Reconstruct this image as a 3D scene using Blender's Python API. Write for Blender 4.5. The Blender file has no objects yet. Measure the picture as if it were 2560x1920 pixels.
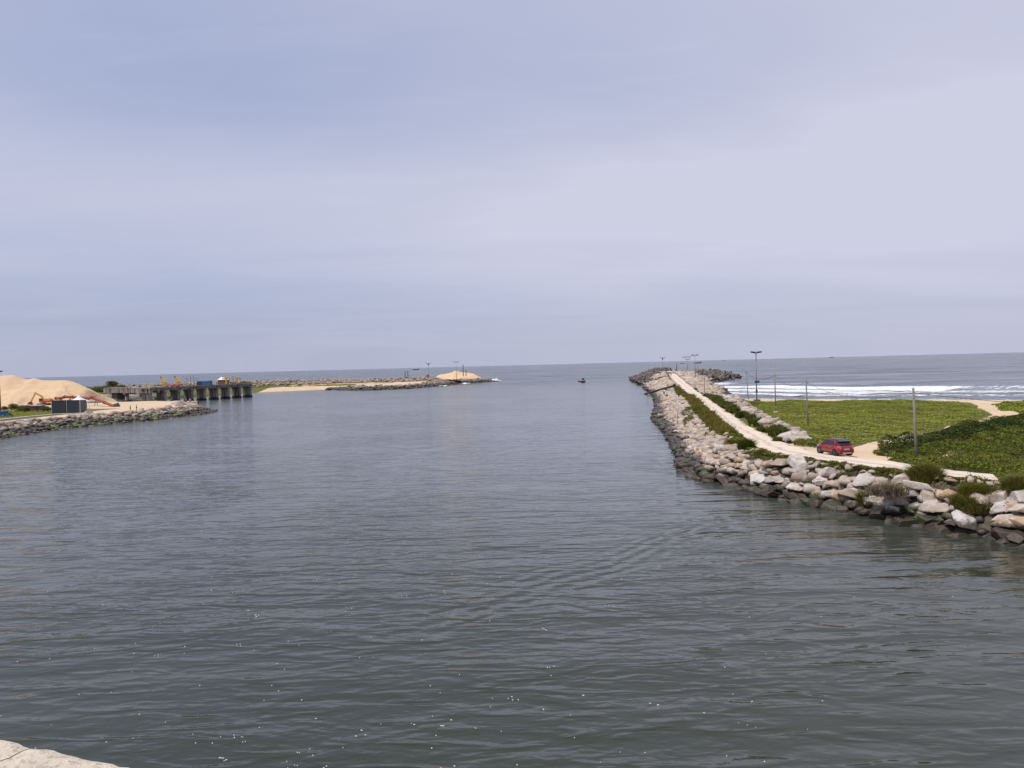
import bpy, bmesh, math, random
import numpy as np
from mathutils import Vector, Matrix
random.seed(7)
RNG = np.random.default_rng(11)
C = bpy.context.scene.collection
SC = bpy.context.scene
rad = math.radians

# ------------------------------------------------------------------ camera
H = 12.5                       # eye height above the water
FPX = 1922.0                   # focal length in photograph pixels (2560 wide)
cam_d = bpy.data.cameras.new('camera')
cam = bpy.data.objects.new('camera', cam_d); C.objects.link(cam)
cam_d.sensor_width = 36.0; cam_d.lens = 36.0 * FPX / 2560.0
cam_d.clip_start = 0.1; cam_d.clip_end = 120000
CM = (Matrix.Rotation(rad(90 - 1.40), 4, 'X') @ Matrix.Rotation(rad(-1.47), 4, 'Z'))
cam.matrix_world = Matrix.Translation((0, 0, H)) @ CM
SC.camera = cam
R3 = CM.to_3x3()

def P(px, py, z=0.0):
    """point of the horizontal plane at height z seen at a photograph pixel"""
    d = R3 @ Vector(((px - 1280) / FPX, -(py - 960) / FPX, -1))
    t = (z - H) / d.z
    return (d.x * t, d.y * t, z)

def PD(px, py, D):
    """point seen at a pixel at ground distance D (metres of Y)"""
    d = R3 @ Vector(((px - 1280) / FPX, -(py - 960) / FPX, -1))
    t = D / d.y
    return (d.x * t, D, H + d.z * t)

# ------------------------------------------------------------------ light
SUN_DIR = Vector((-0.40, -0.16, 0.90)).normalized()     # towards the sun
sun_el = math.asin(SUN_DIR.z); sun_az = math.atan2(SUN_DIR.x, SUN_DIR.y)
sd = bpy.data.lights.new('sun', 'SUN'); sd.energy = 3.3; sd.angle = rad(0.8); sd.color = (1.0, 0.945, 0.86)
so = bpy.data.objects.new('sun', sd); C.objects.link(so)
so.rotation_euler = (-SUN_DIR).to_track_quat('-Z', 'Y').to_euler()

world = bpy.data.worlds.new('World'); SC.world = world; world.use_nodes = True
wt = world.node_tree; wt.nodes.clear()
def N(t, typ, **kw):
    n = t.nodes.new(typ)
    for k, v in kw.items():
        if k.startswith('i_'): n.inputs[int(k[2:])].default_value = v
        else: setattr(n, k, v)
    return n
def L(t, a, b): t.links.new(a, b)
def math_n(t, op, a, b=None, c=None, clamp=False):
    n = t.nodes.new('ShaderNodeMath'); n.operation = op; n.use_clamp = clamp
    for i, v in enumerate((a, b, c)):
        if v is None: continue
        if isinstance(v, (int, float)): n.inputs[i].default_value = v
        else: t.links.new(v, n.inputs[i])
    return n.outputs[0]
def mapr(t, v, a, b, c=0.0, d=1.0, smooth=True):
    n = t.nodes.new('ShaderNodeMapRange'); n.interpolation_type = 'SMOOTHSTEP' if smooth else 'LINEAR'
    t.links.new(v, n.inputs[0])
    for i, x in enumerate((a, b, c, d)): n.inputs[i + 1].default_value = x
    return n.outputs[0]
def mixc(t, f, a, b, mode='MIX'):
    n = t.nodes.new('ShaderNodeMix'); n.data_type = 'RGBA'; n.blend_type = mode
    for i, v in ((0, f), (6, a), (7, b)):
        if isinstance(v, (int, float)): n.inputs[i].default_value = v
        elif isinstance(v, tuple): n.inputs[i].default_value = (*v, 1.0)
        else: t.links.new(v, n.inputs[i])
    return n.outputs[2]

sky = N(wt, 'ShaderNodeTexSky', sky_type='NISHITA', sun_disc=False, sun_elevation=sun_el, sun_rotation=sun_az,
        air_density=1.0, dust_density=2.5, ozone_density=2.0, altitude=0)
tc = N(wt, 'ShaderNodeTexCoord')
sep = N(wt, 'ShaderNodeSeparateXYZ'); L(wt, tc.outputs['Generated'], sep.inputs[0])
# thin high veil: noise on a flat cloud layer far overhead (direction / height)
hz = math_n(wt, 'MAXIMUM', sep.outputs[2], 0.02)
dv = math_n(wt, 'ADD', hz, 0.12)
cx = math_n(wt, 'DIVIDE', sep.outputs[0], dv); cy = math_n(wt, 'DIVIDE', sep.outputs[1], dv)
cmb = N(wt, 'ShaderNodeCombineXYZ'); L(wt, cx, cmb.inputs[0]); L(wt, cy, cmb.inputs[1])
mp = N(wt, 'ShaderNodeMapping'); L(wt, cmb.outputs[0], mp.inputs[0]); mp.inputs['Rotation'].default_value = (0, 0, rad(28)); mp.inputs['Scale'].default_value = (0.55, 1.0, 1)
n1 = N(wt, 'ShaderNodeTexNoise'); n1.inputs['Scale'].default_value = 0.9; n1.inputs['Detail'].default_value = 7; n1.inputs['Roughness'].default_value = 0.5; n1.inputs['Distortion'].default_value = 0.5
L(wt, mp.outputs[0], n1.inputs['Vector'])
mp2 = N(wt, 'ShaderNodeMapping'); L(wt, cmb.outputs[0], mp2.inputs[0]); mp2.inputs['Rotation'].default_value = (0, 0, rad(-20)); mp2.inputs['Scale'].default_value = (1.2, 4.5, 1)
n2 = N(wt, 'ShaderNodeTexNoise'); n2.inputs['Scale'].default_value = 1.6; n2.inputs['Detail'].default_value = 6; n2.inputs['Distortion'].default_value = 0.8
L(wt, mp2.outputs[0], n2.inputs['Vector'])
veil = mapr(wt, n1.outputs[0], 0.30, 0.70)
wisp = mapr(wt, n2.outputs[0], 0.50, 0.78)
# base haze whitening everywhere, veil adds to it
east = mapr(wt, sep.outputs[0], -0.55, 0.6)
band = math_n(wt, 'MULTIPLY', mapr(wt, sep.outputs[2], 0.06, 0.19), mapr(wt, sep.outputs[2], 0.33, 0.21))
f = math_n(wt, 'MULTIPLY_ADD', veil, 0.20, 0.25)
f = math_n(wt, 'MULTIPLY_ADD', east, 0.42, f)
f = math_n(wt, 'MULTIPLY_ADD', band, 0.34, f)
f = math_n(wt, 'MULTIPLY_ADD', wisp, 0.05, f, clamp=True)
f = math_n(wt, 'MULTIPLY_ADD', mapr(wt, sep.outputs[2], 0.40, 0.85), 0.40, f)
f = math_n(wt, 'MINIMUM', f, 0.94)
skyc = mixc(wt, 0.65, sky.outputs[0], (3.25, 4.0, 6.7))
veilc = (6.35, 6.45, 7.8)
mixed = mixc(wt, f, skyc, veilc)
lowc = mapr(wt, sep.outputs[2], 0.0, 0.10)
mixed = mixc(wt, math_n(wt, 'MULTIPLY_ADD', lowc, -0.62, 0.62), mixed, (4.75, 5.0, 6.35))
bg = N(wt, 'ShaderNodeBackground'); bg.inputs[1].default_value = 0.1
L(wt, mixed, bg.inputs[0])
wo = N(wt, 'ShaderNodeOutputWorld'); L(wt, bg.outputs[0], wo.inputs[0])

SC.view_settings.view_transform = 'Standard'; SC.view_settings.look = 'None'
SC.view_settings.exposure = 0.0; SC.view_settings.gamma = 1.0
SC.view_settings.use_curve_mapping = False

# ------------------------------------------------------------------ helpers
def tag(o, label=None, cat=None, group=None, kind=None, category=None):
    cat = cat or category
    if label: o['label'] = label
    if cat: o['category'] = cat
    if group: o['group'] = group
    if kind: o['kind'] = kind
    return o
def empty(name, loc, rz=0, **kw):
    o = bpy.data.objects.new(name, None); C.objects.link(o); o.location = loc; o.rotation_euler = (0, 0, rz)
    o.empty_display_size = 0.2
    return tag(o, **kw)
def link_mesh(name, me, mat=None, parent=None, **kw):
    o = bpy.data.objects.new(name, me); C.objects.link(o)
    if mat is not None and not me.materials: me.materials.append(mat)
    if parent is not None: o.parent = parent
    return tag(o, **kw)
def copy_tree(o, parent=None):
    c = o.copy(); C.objects.link(c); c.parent = parent
    for ch in list(o.children): copy_tree(ch, c)
    return c

class MB:
    def __init__(s): s.v = []; s.f = []
    def add(s, vs, fs):
        b = len(s.v); s.v += [tuple(v) for v in vs]; s.f += [tuple(b + i for i in f) for f in fs]
    def box(s, c, d, rot=None):
        m = rot or Matrix.Identity(3); c = Vector(c)
        vs = [c + m @ Vector((x * d[0] / 2, y * d[1] / 2, z * d[2] / 2)) for z in (-1, 1) for x, y in ((-1, -1), (1, -1), (1, 1), (-1, 1))]
        s.add(vs, [(0, 3, 2, 1), (4, 5, 6, 7), (0, 1, 5, 4), (1, 2, 6, 5), (2, 3, 7, 6), (3, 0, 4, 7)]); return s
    def beam(s, a, b, w, h=None, up=Vector((0, 0, 1))):
        a, b = Vector(a), Vector(b); d = (b - a); l = d.length; d.normalize()
        if abs(d.dot(up)) > .98: up = Vector((1, 0, 0))
        x = d.cross(up).normalized(); z = x.cross(d)
        s.box((a + b) / 2, (w, l, h or w), Matrix((x, d, z)).transposed()); return s
    def tube(s, a, b, r0, r1=None, n=8, cap=True):
        a, b = Vector(a), Vector(b); r1 = r0 if r1 is None else r1
        d = (b - a).normalized(); up = Vector((0, 0, 1)) if abs(d.z) < .95 else Vector((1, 0, 0))
        x = d.cross(up).normalized(); y = d.cross(x)
        vs = [p + (x * math.cos(t) + y * math.sin(t)) * r for p, r in ((a, r0), (b, r1)) for t in [2 * math.pi * k / n for k in range(n)]]
        fs = [(k, (k + 1) % n, n + (k + 1) % n, n + k) for k in range(n)]
        if cap: fs += [tuple(range(n))[::-1], tuple(range(n, 2 * n))]
        s.add(vs, fs); return s
    def path(s, pts, r, n=6):
        for a, b in zip(pts[:-1], pts[1:]): s.tube(a, b, r, r, n)
        return s
    def prism(s, poly, z0, z1):
        n = len(poly); vs = [(x, y, z0) for x, y in poly] + [(x, y, z1) for x, y in poly]
        s.add(vs, [tuple(range(n))[::-1], tuple(range(n, 2 * n))] + [(k, (k + 1) % n, n + (k + 1) % n, n + k) for k in range(n)]); return s
    def loft(s, rings, cap=True):
        n = len(rings[0]); b = []
        for r in rings: b += list(r)
        fs = [(i * n + k, i * n + (k + 1) % n, (i + 1) * n + (k + 1) % n, (i + 1) * n + k) for i in range(len(rings) - 1) for k in range(n)]
        if cap: fs += [tuple(range(n))[::-1], tuple((len(rings) - 1) * n + k for k in range(n))]
        s.add(b, fs); return s
    def mesh(s, name, smooth=False):
        me = bpy.data.meshes.new(name); me.from_pydata(s.v, [], s.f)
        bm = bmesh.new(); bm.from_mesh(me); bmesh.ops.recalc_face_normals(bm, faces=bm.faces); bm.to_mesh(me); bm.free()
        if smooth: me.polygons.foreach_set('use_smooth', [True] * len(me.polygons))
        me.update(); return me
    def obj(s, name, mat, parent=None, smooth=False, **kw):
        return link_mesh(name, s.mesh(name, smooth), mat, parent, **kw)

def np_mesh(name, verts, faces, smooth=False, attrs=None):
    """fast mesh from arrays; faces (n,k)"""
    me = bpy.data.meshes.new(name)
    verts = np.asarray(verts, np.float32); faces = np.asarray(faces, np.int32)
    nf, k = faces.shape
    me.vertices.add(len(verts)); me.vertices.foreach_set('co', verts.ravel())
    me.loops.add(nf * k); me.loops.foreach_set('vertex_index', faces.ravel())
    me.polygons.add(nf); me.polygons.foreach_set('loop_start', np.arange(nf, dtype=np.int32) * k)
    me.polygons.foreach_set('loop_total', np.full(nf, k, np.int32))
    if smooth: me.polygons.foreach_set('use_smooth', np.ones(nf, bool))
    for an, av in (attrs or {}).items():
        a = me.attributes.new(an, 'FLOAT', 'POINT'); a.data.foreach_set('value', np.asarray(av, np.float32).ravel())
    me.update(calc_edges=True); me.validate(); return me

def _h(ix, iy, seed):
    n = (ix.astype(np.int64) * 374761393 + iy.astype(np.int64) * 668265263 + seed * 982451653) & 0xffffffff
    n = ((n ^ (n >> 13)) * 1274126177) & 0xffffffff
    return ((n ^ (n >> 16)) & 0xffff) / 65535.0
def vn(x, y, s=1.0, seed=0):
    x = np.asarray(x, float) / s; y = np.asarray(y, float) / s
    ix = np.floor(x); iy = np.floor(y); fx = x - ix; fy = y - iy
    fx = fx * fx * (3 - 2 * fx); fy = fy * fy * (3 - 2 * fy)
    a = _h(ix, iy, seed); b = _h(ix + 1, iy, seed); c = _h(ix, iy + 1, seed); d = _h(ix + 1, iy + 1, seed)
    return (a * (1 - fx) + b * fx) * (1 - fy) + (c * (1 - fx) + d * fx) * fy
def fbm(x, y, s=1.0, seed=0, o=4):
    r = 0; a = 0.5; t = 0
    for k in range(o): r = r + a * vn(x, y, s / 2 ** k, seed + k * 17); t += a; a *= .5
    return r / t
def sstep(v, a, b):
    t = np.clip((v - a) / (b - a), 0, 1); return t * t * (3 - 2 * t)
def pdist(x, y, line, vals=None):
    """distance to a polyline, sign (+ right of travel), arc value"""
    x = np.asarray(x, float).ravel(); y = np.asarray(y, float).ravel()
    line = np.asarray(line, float)[:, :2]; best = np.full(len(x), 1e9); sg = np.ones(len(x)); va = np.zeros(len(x))
    for i in range(len(line) - 1):
        a, b = line[i], line[i + 1]; d = b - a; l2 = d @ d
        t = np.clip(((x - a[0]) * d[0] + (y - a[1]) * d[1]) / l2, 0, 1)
        ex = x - a[0] - t * d[0]; ey = y - a[1] - t * d[1]; dd = np.hypot(ex, ey)
        m = dd < best; best[m] = dd[m]; sg[m] = np.where(d[0] * ey - d[1] * ex < 0, 1, -1)[m]
        if vals is not None: va[m] = (vals[i] + (vals[i + 1] - vals[i]) * t)[m]
    return best, sg, va
def inside(x, y, poly):
    x = np.asarray(x, float).ravel(); y = np.asarray(y, float).ravel(); c = np.zeros(len(x), bool); n = len(poly)
    for i in range(n):
        x1, y1 = poly[i][:2]; x2, y2 = poly[(i + 1) % n][:2]
        if y1 == y2: continue
        m = ((y1 > y) != (y2 > y)) & (x < (x2 - x1) * (y - y1) / (y2 - y1) + x1); c ^= m
    return c

# ------------------------------------------------------------------ materials
def new_mat(name):
    m = bpy.data.materials.new(name); m.use_nodes = True; t = m.node_tree
    b = t.nodes['Principled BSDF']; return m, t, b
def noise(t, scale, detail=5, rough=.55, vec=None, dist=0.0):
    n = t.nodes.new('ShaderNodeTexNoise'); n.inputs['Scale'].default_value = scale; n.inputs['Detail'].default_value = detail
    n.inputs['Roughness'].default_value = rough; n.inputs['Distortion'].default_value = dist
    if vec is not None: t.links.new(vec, n.inputs['Vector'])
    return n.outputs[0]
def pos(t): return t.nodes.new('ShaderNodeNewGeometry').outputs['Position']
def objco(t): return t.nodes.new('ShaderNodeTexCoord').outputs['Object']
def bump(t, b, h, strength=.5, dist=.05):
    n = t.nodes.new('ShaderNodeBump'); n.inputs['Strength'].default_value = strength; n.inputs['Distance'].default_value = dist
    t.links.new(h, n.inputs['Height']); t.links.new(n.outputs[0], b.inputs['Normal']); return n
_mc = {}
def flat(name, col, rough=.6, metal=0.0, var=.18, scale=3.0, bmp=0.0):
    """plain material with some wear: noise darkens and lightens the paint"""
    if name in _mc: return _mc[name]
    m, t, b = new_mat(name)
    nn = noise(t, scale, 6, .6, objco(t))
    k = mapr(t, nn, .3, .7, 1 - var, 1 + var, False)
    mul = t.nodes.new('ShaderNodeVectorMath'); mul.operation = 'SCALE'; mul.inputs[0].default_value = col; t.links.new(k, mul.inputs['Scale'])
    t.links.new(mul.outputs[0], b.inputs['Base Color']); b.inputs['Roughness'].default_value = rough; b.inputs['Metallic'].default_value = metal
    if bmp: bump(t, b, nn, bmp, .05)
    _mc[name] = m; return m

def rnd_val(t):
    g = t.nodes.new('ShaderNodeNewGeometry'); o = t.nodes.new('ShaderNodeObjectInfo')
    s = math_n(t, 'MULTIPLY_ADD', g.outputs['Random Per Island'], 3.7, math_n(t, 'MULTIPLY', o.outputs['Random'], 5.3))
    return math_n(t, 'FRACT', s)
def ramp(t, v, stops, interp='LINEAR'):
    n = t.nodes.new('ShaderNodeValToRGB'); n.color_ramp.interpolation = interp
    e = n.color_ramp.elements
    while len(e) < len(stops): e.new(0.5)
    for k, (p_, c_) in enumerate(stops): e[k].position = p_; e[k].color = (*c_, 1)
    t.links.new(v, n.inputs[0]); return n.outputs[0]

def rock_mat(name, stops, wet0=.7, wet1=1.35, moss=.25, mosscol=(.05, .07, .018), mossband=(0.3, 1.1), tint=1.0):
    m, t, b = new_mat(name); p = pos(t); r = rnd_val(t)
    base = ramp(t, r, stops)
    n1_ = noise(t, 1.7, 8, .65, p); n2_ = noise(t, 9, 6, .6, p); n3_ = noise(t, .35, 3, .5, p)
    c = mixc(t, mapr(t, n1_, .50, .68, 0, .5), base, (.20, .155, .12))
    c = mixc(t, mapr(t, n1_, .48, .34, 0, .5), c, (.66, .63, .61))
    c = mixc(t, mapr(t, n2_, .55, .75, 0, .35), c, (.45, .40, .36), 'MULTIPLY')
    sp = t.nodes.new('ShaderNodeSeparateXYZ'); t.links.new(p, sp.inputs[0])
    zz = math_n(t, 'MULTIPLY_ADD', n1_, -1.1, math_n(t, 'MULTIPLY_ADD', n3_, -.8, math_n(t, 'ADD', sp.outputs[2], .95)))
    wet = mapr(t, zz, wet1, wet0)
    dark = mixc(t, mapr(t, n2_, .35, .65), (.030, .024, .017), (.075, .055, .038))
    if moss > 0:
        mz = math_n(t, 'MULTIPLY', mapr(t, sp.outputs[2], mossband[0] - .3, mossband[0]), mapr(t, sp.outputs[2], mossband[1] + .3, mossband[1]))
        mm = math_n(t, 'MULTIPLY', mapr(t, noise(t, .22, 4, .6, p), .62 - moss * .4, .72 - moss * .4), mz)
        dark = mixc(t, math_n(t, 'MULTIPLY', mm, .85), dark, mosscol)
        c = mixc(t, math_n(t, 'MULTIPLY', mm, .5), c, mosscol)
    c = mixc(t, wet, c, dark)
    t.links.new(c, b.inputs['Base Color'])
    t.links.new(mapr(t, wet, 0, 1, .88, .42), b.inputs['Roughness'])
    bump(t, b, math_n(t, 'MULTIPLY_ADD', n2_, .35, n1_), .8, .18)
    return m
STOPS = [(0, (.54, .49, .45)), (.18, (.45, .37, .30)), (.34, (.60, .56, .53)), (.58, (.34, .265, .20)), (.7, (.50, .44, .39)), (.84, (.48, .43, .40)), (.955, (.42, .27, .15)), (1, (.58, .55, .53))]
M_rock = rock_mat('boulder_granite', STOPS, wet0=.75, wet1=1.2, moss=.04)
STOPS2 = [(0, (.47, .40, .34)), (.18, (.37, .285, .215)), (.34, (.52, .46, .41)), (.5, (.27, .205, .155)), (.64, (.47, .395, .33)), (.8, (.34, .275, .225)), (.93, (.40, .26, .15)), (1, (.50, .44, .39))]
M_rock2 = rock_mat('boulder_tan', STOPS2, wet0=1.05, wet1=1.6, moss=.16)
STL = [(0, (.36, .28, .22)), (.25, (.24, .18, .135)), (.5, (.46, .39, .33)), (.75, (.19, .14, .11)), (1, (.40, .31, .225))]
M_rockL = rock_mat('boulder_mossy', STL, wet0=1.25, wet1=1.9, moss=.33, mosscol=(.14, .19, .02), mossband=(.55, 1.25))
M_rockFar = rock_mat('boulder_far', [(p_, tuple(v * .82 for v in c_)) for p_, c_ in STL], wet0=1.3, wet1=2.4, moss=.1)
M_tetra = rock_mat('tetrapod_concrete', [(0, (.07, .055, .05)), (.4, (.12, .095, .085)), (.7, (.04, .034, .032)), (1, (.20, .16, .14))], wet0=1.1, wet1=2.2, moss=.1)

def ground_mat():
    m, t, b = new_mat('sand_and_soil'); p = pos(t)
    at = t.nodes.new('ShaderNodeAttribute'); at.attribute_name = 'veg'
    ar = t.nodes.new('ShaderNodeAttribute'); ar.attribute_name = 'rock'
    nl = noise(t, .12, 5, .6, p); nm = noise(t, .9, 6, .6, p); nf_ = noise(t, 9, 4, .6, p)
    sand = mixc(t, mapr(t, nl, .35, .65), (.60, .45, .30), (.52, .40, .275))
    sand = mixc(t, mapr(t, nm, .45, .75, 0, .4), sand, (.40, .31, .22))
    sp = t.nodes.new('ShaderNodeSeparateXYZ'); t.links.new(p, sp.inputs[0])
    sand = mixc(t, mapr(t, sp.outputs[2], .55, .15), sand, (.25, .20, .155))
    soil = mixc(t, mapr(t, nm, .4, .65), (.075, .088, .012), (.13, .12, .03))
    soil = mixc(t, mapr(t, nf_, .45, .8, 0, .5), soil, (.05, .08, .02))
    v = math_n(t, 'ADD', at.outputs['Fac'], math_n(t, 'MULTIPLY_ADD', nm, 1.1, -.55))
    c = mixc(t, mapr(t, v, .40, .60), sand, soil)
    rk = mixc(t, mapr(t, nm, .35, .65), (.045, .036, .028), (.11, .088, .066))
    c = mixc(t, ar.outputs['Fac'], c, rk)
    t.links.new(c, b.inputs['Base Color']); b.inputs['Roughness'].default_value = .95
    bump(t, b, math_n(t, 'MULTIPLY_ADD', nf_, .3, nm), .6, .2)
    return m
M_ground = ground_mat()
def sand_mat():
    m, t, b = new_mat('heaped_sand'); p = pos(t)
    n_ = noise(t, .25, 7, .62, p, 1.2); n3_ = noise(t, .06, 3, .5, p)
    c = mixc(t, mapr(t, n3_, .35, .65), (.64, .455, .285), (.57, .41, .265))
    c = mixc(t, mapr(t, n_, .56, .70, 0, .5), c, (.42, .29, .18))
    t.links.new(c, b.inputs['Base Color']); b.inputs['Roughness'].default_value = .95
    bump(t, b, math_n(t, 'MULTIPLY_ADD', noise(t, 1.2, 5, .6, p), .4, n_), .7, .9); return m
M_sand = sand_mat()
def road_mat():
    m, t, b = new_mat('pale_gravel'); p = pos(t)
    a = noise(t, .35, 6, .6, p); g = noise(t, 7, 4, .7, p); vo = t.nodes.new('ShaderNodeTexVoronoi'); vo.inputs['Scale'].default_value = 5; t.links.new(p, vo.inputs['Vector'])
    c = mixc(t, mapr(t, a, .35, .65), (.66, .555, .455), (.59, .495, .40))
    c = mixc(t, mapr(t, g, .55, .75, 0, .55), c, (.27, .235, .21))
    c = mixc(t, mapr(t, vo.outputs['Distance'], .22, .08, 0, .35), c, (.66, .60, .53))
    la = t.nodes.new('ShaderNodeAttribute'); la.attribute_name = 'lat'; wv = math_n(t, 'MULTIPLY_ADD', a, .10, math_n(t, 'ADD', la.outputs['Fac'], -.05))
    def rut(x0): return mapr(t, math_n(t, 'ABSOLUTE', math_n(t, 'SUBTRACT', wv, x0)), .11, .03)
    ru = math_n(t, 'MAXIMUM', rut(.30), rut(.66)); mid = mapr(t, math_n(t, 'ABSOLUTE', math_n(t, 'SUBTRACT', wv, .48)), .09, .02); edg = mapr(t, math_n(t, 'ABSOLUTE', math_n(t, 'SUBTRACT', wv, .5)), .36, .5)
    c = mixc(t, math_n(t, 'MULTIPLY', ru, .30), c, (.68, .585, .485))
    c = mixc(t, math_n(t, 'MULTIPLY', math_n(t, 'MAXIMUM', mid, edg), mapr(t, g, .35, .60, .1, .75)), c, (.33, .285, .235))
    t.links.new(c, b.inputs['Base Color']); b.inputs['Roughness'].default_value = .95
    bump(t, b, g, .6, .06); return m
M_road = road_mat()
def leaf_mat(name, stops, trans=.25):
    m, t, b = new_mat(name); g = t.nodes.new('ShaderNodeNewGeometry')
    c = ramp(t, g.outputs['Random Per Island'], stops)
    nl = noise(t, .18, 4, .6, g.outputs['Position'])
    nb = noise(t, .055, 5, .65, g.outputs['Position'], .5)
    c = mixc(t, mapr(t, nl, .42, .64, 0, .45), c, (.165, .145, .022))
    c = mixc(t, mapr(t, nb, .54, .68, 0, .4), c, (.19, .145, .045))
    c = mixc(t, mapr(t, nb, .46, .34, 0, .45), c, (.05, .075, .008))
    b.inputs['Specular IOR Level'].default_value = .2
    t.links.new(c, b.inputs['Base Color']); b.inputs['Roughness'].default_value = .55
    tr = t.nodes.new('ShaderNodeBsdfTranslucent'); t.links.new(c, tr.inputs[0])
    mx = t.nodes.new('ShaderNodeMixShader'); mx.inputs[0].default_value = trans
    t.links.new(b.outputs[0], mx.inputs[1]); t.links.new(tr.outputs[0], mx.inputs[2])
    t.links.new(mx.outputs[0], t.nodes['Material Output'].inputs[0]); return m
M_creeper = leaf_mat('creeper_leaf', [(0, (.12, .155, .010)), (.4, (.25, .30, .03)), (.75, (.35, .38, .055)), (1, (.37, .34, .07))], .3)
M_dune = leaf_mat('dune_leaf', [(0, (.018, .034, .003)), (.4, (.09, .13, .010)), (.8, (.19, .225, .018)), (1, (.26, .26, .035))])
M_grass = leaf_mat('grass_blade', [(0, (.06, .085, .010)), (.45, (.125, .14, .018)), (.8, (.18, .165, .03)), (1, (.25, .19, .06))])
M_olive = leaf_mat('olive_grass_blade', [(0, (.12, .11, .015)), (.45, (.20, .165, .028)), (.8, (.27, .20, .045)), (1, (.15, .16, .02))])
M_bushg = leaf_mat('bush_leaf', [(0, (.03, .05, .008)), (.5, (.07, .09, .012)), (1, (.13, .14, .022))])

# ------------------------------------------------------------------ world outlines (from the photograph, unprojected)
def PL(lst, z=0.0): return [P(a, b, z)[:2] for a, b in lst]
shoreL = [(44, 0), (40, 28), (35.5, 43)] + PL([(2560, 1360), (2480, 1345), (2399, 1333), (2331, 1317), (2196, 1292), (2060, 1267), (1987, 1252), (1926, 1239), (1868, 1225),
     (1828, 1211), (1780, 1203), (1741, 1192), (1697, 1157), (1683, 1130), (1677, 1112), (1661, 1088), (1632, 1052), (1638, 1024), (1637, 1004),
     (1634, 994), (1626, 984), (1608, 964), (1601, 959), (1583, 949)]) + [(100, 600), (118, 612), (136, 590), (150, 545), (148, 505)] + \
     PL([(1822, 949), (1806, 951.5), (1774, 957), (1781, 965), (1807, 979), (1834, 993)])
beach = [shoreL[-1]] + PL([(1850, 997.5), (2100, 999), (2350, 1000), (2560, 1001)]) + [(175, 170), (240, 128), (420, 20)]
landR = shoreL + beach[1:] + [(420, -30), (46, -30)]
roadLz = [(58, 0, 3), (47, 30, 3), (41.5, 44, 3)]
RL = [P(a, b, z) for a, b, z in [(2516, 1208, 3), (2367, 1196, 3), (2260, 1181, 3), (2150, 1169, 3), (2024, 1151, 3), (1951, 1139, 3), (1902, 1122, 3), (1863, 1098, 3), (1845, 1087, 3),
      (1807, 1060, 3), (1780, 1032.7, 3), (1750, 1005.6, 3), (1719, 978.5, 3), (1700, 962, 3.3), (1688, 948, 4.1), (1681, 938, 5.0), (1676, 931.5, 5.6)]]
RR = [P(a, b, z) for a, b, z in [(2560, 1190, 3), (2450, 1182, 3), (2340, 1171, 3), (2212, 1151, 3), (2100, 1137, 3), (2030, 1129, 3), (1975, 1114, 3), (1940, 1096, 3), (1914, 1086, 3),
      (1856, 1060, 3), (1818, 1032.7, 3), (1780, 1005.6, 3), (1741, 978.5, 3), (1720, 962, 3.3), (1706, 948, 4.1), (1693, 938, 5.0), (1684, 931.5, 5.6)]]
RL = [(56, 0, 3), (46, 30, 3), (40.5, 45, 3)] + RL
RR = [(61, 3, 3), (51, 32, 3), (45, 47, 3)] + RR
roadC = [((a[0] + b[0]) / 2, (a[1] + b[1]) / 2, (a[2] + b[2]) / 2) for a, b in zip(RL, RR)]
roadW = [max(1.6, math.dist(a[:2], b[:2]) / 2) for a, b in zip(RL, RR)]
ridge1 = [(35.5, 78), (41, 82), (47, 85.5), (54, 90), (66, 99), (90, 118), (130, 146)]
ridgeA = [0.0, .65, 1.2, 1.5, 1.75, 2.0, 2.0]
ridge2 = [(44, 73), (50, 78), (60, 84), (75, 92), (110, 105)]
ridgeB = [.1, .5, 1.3, 1.7, 2.0]

def zroad(y): return np.interp(y, [0, 250, 330, 400, 470, 520, 580], [3, 3, 3.4, 4.2, 5.2, 5.4, 4.6])
def HR(x, y):
    x = np.asarray(x, float).ravel(); y = np.asarray(y, float).ravel()
    ins = inside(x, y, landR)
    d1, _, _ = pdist(x, y, shoreL); d2, _, _ = pdist(x, y, beach)
    dc, sg, hw = pdist(x, y, roadC, roadW)
    zr = zroad(y)
    right = (sg > 0)
    dr = dc - hw
    fld = 2.0 + .25 * (fbm(x, y, 18, 3) - .5) + .12 * (fbm(x, y, 3, 5) - .5)
    t = np.where(right & (y < 262), sstep(dr, 1.5, 8), 0)
    plat = zr * (1 - t) + fld * t
    plat = plat - 2.0 * sstep(dr, 13, 27) * right * (y > 400)
    a1, _, v1 = pdist(x, y, ridge1, ridgeA); a2, _, v2 = pdist(x, y, ridge2, ridgeB)
    away = sstep(dr, .5, 5) * right
    plat = plat + away * (v1 * np.exp(-(a1 / 3.4) ** 2) + v2 * np.exp(-(a2 / 6.0) ** 2) * .75) + away * 1.3 * (fbm(x, y, 4.5, 9) - .5) * (x > 36) * sstep(v1 + v2, .3, 1)
    slope = np.where(y < 440, .50, .40)
    rockp = d1 * slope - .15
    e_ = np.maximum(dr - 1.3, 0); tt = d1 / (d1 + e_ + .01)
    rl = (zr + .12) * np.clip(tt, 0, 1) ** .98 - .12
    rockp = np.where((~right) & (y < 470), np.where(y < 400, rl, np.maximum(rl, rockp)), rockp)
    rockp = np.where(ins & (dr < 1.0), 99, rockp)
    beachp = .055 * d2 - .02
    h = np.minimum(plat, np.minimum(rockp, beachp))
    h = np.where(ins, h, -np.minimum(np.minimum(d1 * .5, d2 * .06 + .0), 2.5) - .02)
    # bed of the road
    h = np.where(ins, np.minimum(h, zr - .15 + .15 * sstep(dr, .45, 1.5) + np.where(dr > 1.5, 99, 0)), h)
    return h
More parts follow.
